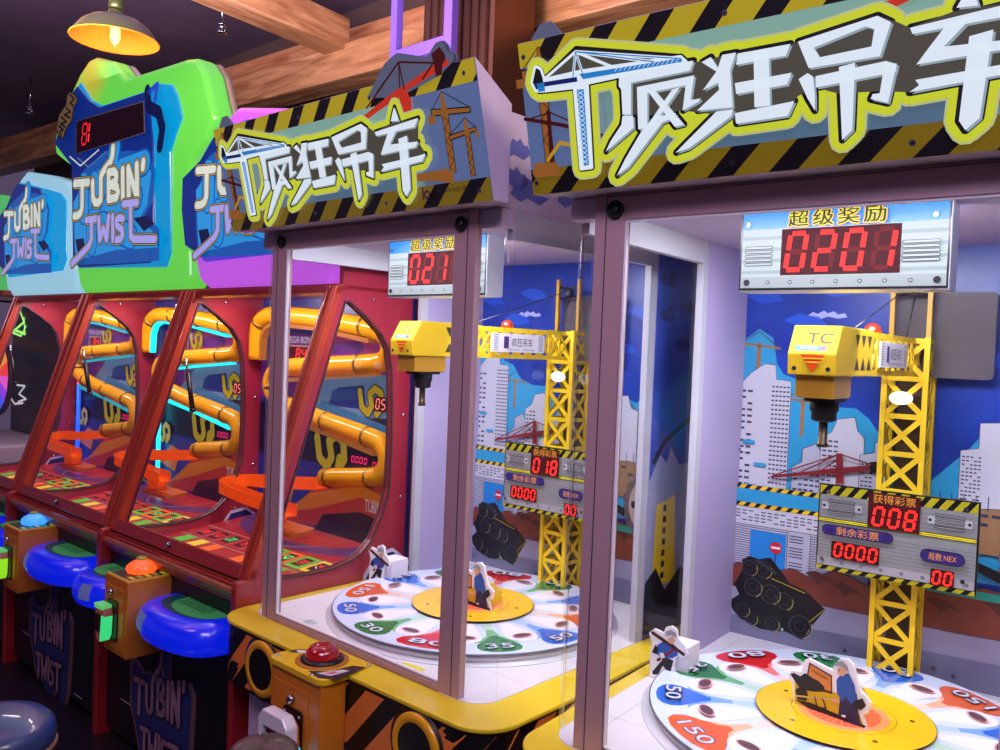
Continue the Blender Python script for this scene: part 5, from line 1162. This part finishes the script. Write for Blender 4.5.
def unit(n, label, kind, glow, art_glow, troughs, neon, btn, rib=None, off=(0, 0)):
    X0 = -1.205 - 1.09 * n
    root = empty('ball_run_machine', frame(0) @ Vector((X0, 0, 0)), (0, 0, M0[2]), label, 'arcade machine', 'ball run machines')
    YB = .80
    # side walls with an arched window
    def wall(x, nm, zt=1.1):
        def f(u, v, w): return (x + w, u, D + v)
        outer = [(.02, -.79), (YB, -.79), (YB, zt), (.378, zt), (.378, 1.098), (.052, .08), (.0, .06)]
        win = [(.085, .07), (.28, .062), (.38, .066), (.45, .080), (.50, .10), (.55, .145), (.60, .24), (.63, .335), (.633, .50), (.63, .65), (.62, .80), (.60, .88), (.56, .937), (.49, .992), (.41, 1.045), (.388, 1.045)]
        # triangulate the wall with the window left open
        bm = bmesh.new()
        def loop(pts): 
            vs = [bm.verts.new((0, u, v)) for u, v in pts]; return [bm.edges.new((vs[i], vs[(i + 1) % len(vs)])) for i in range(len(vs))]
        e = loop(outer) + loop(win)
        r = bmesh.ops.triangle_fill(bm, use_beauty=True, use_dissolve=False, edges=e)
        faces = [f_ for f_ in bm.faces]
        ex = bmesh.ops.extrude_face_region(bm, geom=faces); mv = [v for v in ex['geom'] if isinstance(v, bmesh.types.BMVert)]
        bmesh.ops.translate(bm, verts=mv, vec=(.022, 0, 0)); bmesh.ops.recalc_face_normals(bm, faces=bm.faces)
        me = bpy.data.meshes.new(nm); bm.to_mesh(me); bm.free(); me.materials.append(SIDE)
        o = bpy.data.objects.new(nm, me); COL.objects.link(o); o.location = (x, 0, D); o.parent = root
        b = MB(); b.prism(win, f, .009, .013, GLASS); b.build('arched_pane', o).location = (-x, 0, -D)
        b = MB(); L = [(q[0], q[1]) for q in win]
        for i in range(len(L)): b.bar(f(*L[i], -.0015), f(*L[(i + 1) % len(L)], -.0015), .006, .010, mat((60, 40, 44), .4), up=(1, 0, 0)); b.bar(f(*L[i], .0235), f(*L[(i + 1) % len(L)], .0235), .006, .010, mat((60, 40, 44), .4), up=(1, 0, 0))
        b.build('window_edge', o).location = (-x, 0, -D)
        b = MB()
        for (u, v) in ((.69, .95), (.69, .62), (.69, .3), (.60, .10), (.30, .08), (.52, 1.06)): b.lathe([(.008, 0), (.006, .005), (0, .006)], f(u, v, .022), CHROME, 12, 'x')
        b.build('screws', o).location = (-x, 0, -D)
        # blue wave printed low on the outside
        p = Print((x + .022, 0, D), (0, 1, 0), (0, 0, 1), (1, 0, 0), .0005); p.up(); p.poly([(.50, -.2), (.52, .02), (.58, .09), (.66, .10), (.74, .04), (YB, -.02), (YB, -.3), (.5, -.3)], mat((190, 190, 214), .35)); p.up(); p.poly([(.50, -.2), (.53, .0), (.58, .075), (.66, .085), (.74, .025), (YB, -.035), (YB, -.3), (.5, -.3)], mat((22, 30, 96), .35)); p.build('side_wave_print', o).location = (-x, 0, -D)
        return o
    wall(0, 'side_wall')
    if n == 0: wall(UW - .022, 'side_wall', 1.20)
    # sloping front frame
    P0 = Vector((0, .050, D + .075)); P1 = Vector((0, .378, D + 1.092)); sl = (P1 - P0).normalized(); nn = Vector((0, -sl.z, sl.y))
    fr = empty('window_frame', (0, 0, 0), parent=root)
    for x_ in (.0, UW - .062):
        b = MB()
        q = [(x_, 0), (x_ + .062, 0), (x_ + .062, .028), (x_ + .042, .034), (x_ + .034, .012), (x_ + .026, .012), (x_ + .018, .034), (x_, .028)]
        vs = [Vector((u, 0, 0)) + P0 + nn * w for u, w in q] + [Vector((u, 0, 0)) + P1 + nn * w for u, w in q]; m = 8
        b.add(vs, [(0, 1, 2, 3, 4, 5, 6, 7), (15, 14, 13, 12, 11, 10, 9, 8)] + [(i, (i + 1) % m, m + (i + 1) % m, m + i) for i in range(m)], TRAIL)
        b.build('side_rail', fr, bevel=.002)
    b = MB(); b.bar(P0 + Vector((0, 0, 0)) + sl * .016 + nn * .012, P0 + Vector((UW, 0, 0)) + sl * .016 + nn * .012, .030, .050, TRED, up=tuple(sl)); b.build('cross_rail', fr, bevel=.003); b = MB(); b.bar(P1 - sl * .012 + nn * .01, P1 + Vector((UW, 0, 0)) - sl * .012 + nn * .01, .03, .03, TRED, up=tuple(sl)); b.build('cross_rail', fr, bevel=.003)
    b = MB(); b.add([Vector((.06, 0, 0)) + P0 + sl * .035 + nn * w for w in (.002, .006)] + [Vector((UW - .06, 0, 0)) + P0 + sl * .035 + nn * w for w in (.002, .006)] + [Vector((.06, 0, 0)) + P1 - sl * .02 + nn * w for w in (.002, .006)] + [Vector((UW - .06, 0, 0)) + P1 - sl * .02 + nn * w for w in (.002, .006)], [(0, 2, 6, 4), (1, 5, 7, 3), (0, 1, 3, 2), (4, 6, 7, 5), (0, 4, 5, 1), (2, 3, 7, 6)], GLASS); b.build('front_glass', fr)
    b = MB(); c = P0 + Vector((.52, 0, 0)) + sl * .016 + nn * .028; b.tube([c, c + nn * .010], .012, STEEL, 20); b.tube([c + nn * .010, c + nn * .012], .008, CHROME, 16); b.build('window_lock', fr)
    # hinge bulge and gas strut on the rail
    c = P0.lerp(P1, .74)
    for side in (.0, UW - .005):
        b = MB()
        b.prism([(-.09, 0), (-.05, .012), (-.02, .03), (.02, .03), (.05, .012), (.09, 0)], lambda u, v, w, side=side: c + Vector((side + w, 0, 0)) + sl * u - nn * v + Vector((0, 0, 0)), 0, .006, TRED); b.build('hinge_cover', fr)
    b = MB(); a = P0.lerp(P1, .72) + Vector((.055, .03, 0)); c = a + Vector((.02, .03, -.235)); b.tube([a, a.lerp(c, .35)], .005, CHROME, 10); b.tube([a.lerp(c, .3), c], .011, BLACK, 14); b.lathe([(0, -.014), (.014, -.006), (.014, .006), (0, .014)], c, BLACK, 12); b.build('gas_strut', fr)
    # sill, front panel and divider post
    b = MB(); b.box((.004, .006, D + .0), (UW - .004, .055, D + .060), TRED); b.prism([(-.008, D + .028), (-.012, D + .036), (-.006, D + .046), (.02, D + .056), (.05, D + .075), (.06, D + .02), (.0, D + .012)], lambda u, v, w: (w, u, v), .004, UW - .004, TRIM); b.build('sill', root, bevel=.002)
    b = MB(); b.box((.02, .022, .04), (UW - .02, YB, D - .002), TBLK); b.build('lower_cabinet', root)
    b = MB(); b.prism([(-.022, .0), (-.022, D + .060), (-.012, D + .078), (.02, D + .084), (.05, D + .082), (.05, 0)], lambda u, v, w: (w, u, v), -.008, .028, TRED); b.build('divider_post', root, bevel=.006)
    if n == 0: b = MB(); b.prism([(-.022, .0), (-.022, D + .060), (-.012, D + .078), (.02, D + .084), (.05, D + .082), (.05, 0)], lambda u, v, w: (w, u, v), UW - .030, UW + .001, TRED); b.build('divider_post', root, bevel=.006)
    # top under the light box
    b = MB(); b.box((0, .36, D + 1.085), (UW, YB, D + 1.108), TRED); b.build('top', root, bevel=.003)
    # play field
    def pf(u, v, w): return (u, .07 + v, D - .005 + v * .10 + w)
    b = MB(); b.prism([(.02, 0), (UW - .02, 0), (UW - .02, .65), (.02, .65)], pf, -.02, 0, mat((96, 20, 30), .35)); fl = b.build('play_field', root)
    sv = Vector((0, 1, .10)).normalized(); nv = Vector((0, -.10, 1)).normalized()
    p = Print((0, .07, D - .005), (1, 0, 0), tuple(sv), tuple(nv), .0006); p.up(); e = .7  # emission added to the printed colours to brighten the dim field
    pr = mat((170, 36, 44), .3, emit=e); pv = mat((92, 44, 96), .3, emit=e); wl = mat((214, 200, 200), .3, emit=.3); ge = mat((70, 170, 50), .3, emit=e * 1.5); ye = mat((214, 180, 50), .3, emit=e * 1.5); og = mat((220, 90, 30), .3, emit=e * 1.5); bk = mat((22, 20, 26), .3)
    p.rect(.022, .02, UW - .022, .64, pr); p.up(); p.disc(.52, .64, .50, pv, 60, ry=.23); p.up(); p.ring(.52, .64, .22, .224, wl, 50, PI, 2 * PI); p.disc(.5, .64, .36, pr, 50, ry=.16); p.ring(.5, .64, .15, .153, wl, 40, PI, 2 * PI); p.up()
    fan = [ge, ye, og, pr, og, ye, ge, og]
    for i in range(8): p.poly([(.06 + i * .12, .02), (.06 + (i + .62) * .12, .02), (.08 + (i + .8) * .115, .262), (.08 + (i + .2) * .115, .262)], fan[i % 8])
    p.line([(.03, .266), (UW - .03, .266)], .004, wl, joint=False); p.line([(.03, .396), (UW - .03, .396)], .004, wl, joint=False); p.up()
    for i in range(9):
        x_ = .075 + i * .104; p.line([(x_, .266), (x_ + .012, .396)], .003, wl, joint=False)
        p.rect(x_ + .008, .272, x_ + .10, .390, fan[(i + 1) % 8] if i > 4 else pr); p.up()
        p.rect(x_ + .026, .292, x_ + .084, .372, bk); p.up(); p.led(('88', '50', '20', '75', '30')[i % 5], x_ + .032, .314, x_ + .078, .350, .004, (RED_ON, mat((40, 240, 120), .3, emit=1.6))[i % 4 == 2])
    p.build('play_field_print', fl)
    b = MB(); b.prism(rrect(.34, .44, .62, .56, .02), pf, .035, .05, mat((170, 84, 34), .35)); b.build('drop_ramp', root)
    b = MB(); b.lathe([(.045, 0), (.052, .06), (.048, .06), (.041, .002), (0, .002)], (.42, .56, D + .10), RAMP, 28); b.build('orange_cup', root)
    backboard(root, troughs, X0, neon)
    topper(root, kind, glow, art_glow, off)
    # coin box on the front
    cb = empty('control_box', (0, 0, 0), parent=root); a0, a1, z1 = .372, .560, D - .006
    b = MB(); b.box((a0, -.145, z1 - .285), (a1, .055, z1), ORBOX); b.build('box_body', cb, bevel=.003)
    b = MB(); b.box((a0 + .012, -.149, z1 - .265), (a1 - .022, -.145, z1 - .035), ORBOX); b.build('access_door', cb, bevel=.001)
    p = Print((0, 0, z1), (1, 0, 0), (0, 1, 0), (0, 0, 1), .0006); p.up(); gy = mat((60, 60, 66), .3); lm = mat((190, 200, 60), .3, emit=.4)
    p.rect(a0 + .008, -.137, a1 - .008, .047, lm); p.up(); p.rect(a0 + .012, -.133, a1 - .012, .043, TBLK); p.up()
    for i in range(5): p.rect(a1 - .06, -.12 + i * .03, a1 - .018, -.105 + i * .03, (lm, mat((40, 160, 90), .3, emit=.4))[i % 2])
    p.build('instruction_sticker', cb)
    bc = btn
    b = MB(); vs = []; N = 48; prof = [(.0, .050), (.014, .050), (.022, .046), (.040, .036), (.052, .022), (.054, .008), (.048, .0)]
    for r_, z_ in prof:
        for j in range(N):
            t = 2 * PI * j / N; k = 1 + .05 * math.cos(12 * t) * (r_ > .03); vs.append(((a0 + a1) / 2 - .012 + r_ * k * math.cos(t), -.045 + r_ * k * math.sin(t), z1 + .002 + z_))
    fs = [(i * N + j, i * N + (j + 1) % N, (i + 1) * N + (j + 1) % N, (i + 1) * N + j) for i in range(len(prof) - 1) for j in range(N)]
    b.add(vs, fs, mat(bc, .25, emit=1.3, coat=.8), True); b.build('light_up_button', cb)
    b = MB(); b.lathe([(.018, .048), (.020, .054), (.012, .058), (0, .058)], ((a0 + a1) / 2 - .012, -.045, z1 + .002), mat((150, 170, 60), .3, coat=.4), 20); b.build('button_cap', cb)
    b = MB(); b.lathe([(.010, 0), (.010, -.012), (0, -.014)], (a0 + .075, -.149, z1 - .055), CHROME, 16, 'y'); b.build('lock', cb)
    b = MB(); b.prism(rrect(a0 + .045, z1 - .235, a0 + .125, z1 - .085, .01), XZ(-.154), 0, .006, BLACK); b.build('reader_plate', cb)
    rd = empty('card_reader', (0, 0, 0), parent=cb); x_, z_ = a0 + .06, z1 - .155
    b = MB(); b.prism([(-.034, -.05), (-.04, .02), (-.028, .05), (.028, .05), (.04, .02), (.034, -.05), (.015, -.085), (-.015, -.085)], lambda u, v, w: (x_ + u, -.154 - w, z_ + v), 0, .036, mat((206, 110, 90), .3, emit=.15, coat=.5)); b.build('reader_body', rd, bevel=.006)
    b = MB(); b.box((x_ - .022, -.195, z_ - .045), (x_ + .022, -.188, z_ + .02), mat((50, 10, 14), .3)); b.build('reader_screen', rd)
    rc = (60, 220, 130) if n == 0 else (150, 230, 40)
    b = MB(); b.prism([(.028, .02), (.042, .015), (.036, -.055), (.02, -.078), (.022, -.04)], lambda u, v, w: (x_ + u, -.158 - w, z_ + v), 0, .036, mat(rc, .3, emit=.9)); b.prism([(-.03, .04), (.03, .04), (.036, .055), (-.036, .055)], lambda u, v, w: (x_ + u, -.158 - w, z_ + v), 0, .036, mat((110, 220, 120), .3, emit=.6)); b.build('reader_light', rd)
    # glowing blue rounded trays each side of the box
    def bumper(xa, xb, mir):
        S = empty('side_tray', (0, 0, 0), parent=root); zc = z1 - .118
        w_ = abs(xb - xa); pts = []
        for i in range(25):
            t = PI * i / 24; u = -math.cos(t); v = math.sin(t) ** .5
            pts.append((xa + (xb - xa) * (u + 1) / 2, .05 - .228 * v))
        r_ = .062
        b = MB(); prof = [(0.0, -.052), (.03, -.052), (.052, -.040), (.062, -.014), (.062, .012), (.052, .040), (.034, .056), (0, .060)]
        cx = (xa + xb) / 2; vs = []
        rows = []
        for (e, z_) in prof:
            row = []
            for i, (x_, y_) in enumerate(pts):
                dx, dy = x_ - cx, y_ - .05; l_ = math.hypot(dx, dy) or 1; k = (l_ - .062 + e) / l_
                row.append((cx + dx * k, .05 + dy * k, zc + z_))
            rows.append(row)
        for row in rows: vs += row
        m_ = len(pts); fs = [(i * m_ + j, i * m_ + j + 1, (i + 1) * m_ + j + 1, (i + 1) * m_ + j) for i in range(len(rows) - 1) for j in range(m_ - 1)]
        fs += [tuple(range(m_)), tuple(((len(rows) - 1) * m_ + j) for j in range(m_))[::-1]]
        b.add(vs, fs, BLUEB, True); b.build('tray_rim', S)
        p = Print((0, 0, zc + .0605), (1, 0, 0), (0, 1, 0), (0, 0, 1), .0008); p.up(); g = mat((70, 160, 100), .35, emit=.35); g2 = mat((30, 80, 100), .35, emit=.2)
        q = [(cx + (x_ - cx) * .72, .045 + (y_ - .045) * .66) for x_, y_ in pts]; p.poly(q, g2); p.up(); p.poly([(cx + (x_ - cx) * .6 + .03 * mir, .04 + (y_ - .04) * .58) for x_, y_ in pts], g); p.up()
        for i in range(5): p.rect(cx - w_ * .2, -.03 + i * .014, cx + w_ * .2, -.025 + i * .014, TBLK)
        p.build('tray_label', S)
        b = MB(); vs = []
        i0 = 7 if mir > 0 else 13
        for (e, z_) in ((.046, .046), (.0575, .028), (.0635, .008), (.0635, -.012)):
            for i in range(i0, i0 + 4):
                x_, y_ = pts[i]; dx, dy = x_ - cx, y_ - .05; l_ = math.hypot(dx, dy); k = (l_ - .062 + e + .002) / l_; vs.append((cx + dx * k, .05 + dy * k, zc + z_ + .001))
        b.add(vs, [(i * 4 + j, i * 4 + j + 1, i * 4 + j + 5, i * 4 + j + 4) for i in range(3) for j in range(3)], mat((110, 120, 200), .4, emit=.35)); b.build('rule_sticker', S)
    bumper(a1 + .004, UW - .028, 1); bumper(.022, a0 - .004, -1)
    # emblem on the lower front
    EY = .022
    gold = mat((110, 84, 76), .45); eb = mat((40, 50, 104), .45); lt = mat((150, 120, 136), .45); et = mat((40, 30, 44), .5)
    ex0, ez0, es = .29, D - .45, .00160
    fx = lambda x, y: (ex0 + (x - 20) * es * .95, ez0 - (y - 330) * es * .78)
    b = MB(); outl = [(-5, 300), (20, 285), (70, 315), (100, 300), (150, 300), (150, 160), (215, 160), (215, 300), (310, 260), (335, 300), (330, 440), (320, 560), (300, 620), (265, 610), (245, 590), (215, 590), (215, 800), (130, 800), (130, 590), (60, 575), (30, 500), (0, 440)]
    b.prism([fx(*q) for q in outl], lambda u, v, w: (u, EY - .008 + w, v), 0, .008, gold); em = b.build('emblem', root)
    p = Print((0, EY - .008, 0), (1, 0, 0), (0, 0, 1), (0, -1, 0), .0006); p.up()
    c0 = (165, 430); p.poly([fx(c0[0] + (x - c0[0]) * .93, c0[1] + (y - c0[1]) * .955) for x, y in outl], eb); p.up()
    p.line([fx(180, 170), fx(180, 300), fx(130, 318)], .018, lt); p.up()
    logo(p, fx, lt, lt, et, et, es * .92, tail=False); p.build('emblem_print', em)
    p = Print((0, EY, 0), (1, 0, 0), (0, 0, 1), (0, -1, 0), .0006); p.up(); wl2 = mat((150, 146, 156), .5)
    p.line([(.16, D - .60), (.26, D - .60)], .006, wl2, joint=False); p.line([(.78, D - .72), (.88, D - .72)], .006, wl2, joint=False); p.build('panel_mark', root)
    area('play_light', (.54, .435, D + 1.080), (math.radians(18), 0, 0), .85, .06, 11.0, (1.0, .82, .88), root)
    return root
unit(0, 'ball run machine with a magenta light box beside the claw machine', 'low', (200, 92, 236), (90, 60, 220), 'orange', None, (255, 90, 30), off=(.15, 0))
unit(1, 'ball run machine topped by the tall green star light box', 'star', (104, 220, 76), (0, 150, 214), 'cyan', ((20, 220, 240),), (60, 150, 255))
unit(2, 'ball run machine under the pale blue light box', 'low', (160, 212, 236), (0, 160, 226), 'dim', ((20, 80, 255), (255, 40, 180)), (60, 150, 255), off=(-.06, 0))
# wheel-of-lights machine at the far end of the row
X0 = -1.205 - 1.09 * 3
R = empty('prize_wheel_machine', frame(0) @ Vector((X0, 0, 0)), (0, 0, M0[2]), 'prize wheel machine with a rainbow disc at the far end of the row', 'arcade machine')
b = MB(); b.box((0, .1, 0), (UW - .03, .85, D + .0), TBLK); b.box((0, .70, D), (UW - .03, .85, D + 1.1), mat((46, 36, 52), .5)); b.box((0, .3, D + 1.1), (UW - .03, .85, D + 1.14), TRED); b.build('cabinet', R, bevel=.01)
b = MB(); b.prism([(.05, D + 1.15), (-.1, D + 1.25), (-.1, D + 1.6), (.1, D + 1.78), (.8, D + 1.76), (.95, D + 1.6), (.95, D + 1.15)], XZ(.35), 0, .2, mat((90, 200, 110), .3, emit=.7)); b.build('light_box', R, bevel=.02)
q = lambda *a_: [(lambda h: (h.x - X0, h.z))(hitp(0, u, v, (0, .69, 0), (0, 1, 0))) for u, v in a_]
p = Print((0, .70, 0), (1, 0, 0), (0, 0, 1), (0, -1, 0), .002); p.up(); gn = mat((170, 255, 120), .4, emit=1.2); wn = mat((220, 215, 225), .4, emit=.8)
p.line(q((13, 332), (12, 318), (18, 308), (23, 322), (14, 330), (24, 334), (23, 318)), .018, gn); p.line(q((6, 330), (20, 336), (25, 326)), .014, gn)
p.line(q((16, 385), (24, 386), (18, 394), (25, 399), (17, 402)), .014, wn); p.line(q((8, 396), (14, 404), (22, 403)), .014, wn); p.build('neon_drawing', R)
b = MB(); b.box((.05, .2, D), (UW - .08, .69, D + .17), mat((150, 140, 156), .4)); b.build('counter', R, bevel=.02)
wc = (.30, .50, D + .58); rb = [(255, 60, 60), (255, 150, 30), (250, 230, 40), (80, 230, 60), (40, 200, 220), (50, 90, 250), (150, 60, 240), (240, 90, 210)]
b = MB(); b.lathe([(.0, 0), (.28, 0), (.285, .015), (.28, .03), (0, .03)], wc, mat((40, 30, 50), .4), 60, 'y'); wd = b.build('wheel', R)
p = Print((wc[0], wc[1], wc[2]), (1, 0, 0), (0, 0, 1), (0, -1, 0), .001); p.up()
for i in range(16):
    a, c = 2 * PI * i / 16, 2 * PI * (i + 1) / 16; p.poly([(.10 * math.cos(a), .10 * math.sin(a)), (.265 * math.cos(a), .265 * math.sin(a)), (.265 * math.cos(c), .265 * math.sin(c)), (.10 * math.cos(c), .10 * math.sin(c))], mat(rb[i % 8], .3, emit=.9))
p.disc(0, 0, .08, mat((230, 210, 220), .3, emit=.5)); p.build('wheel_print', wd)
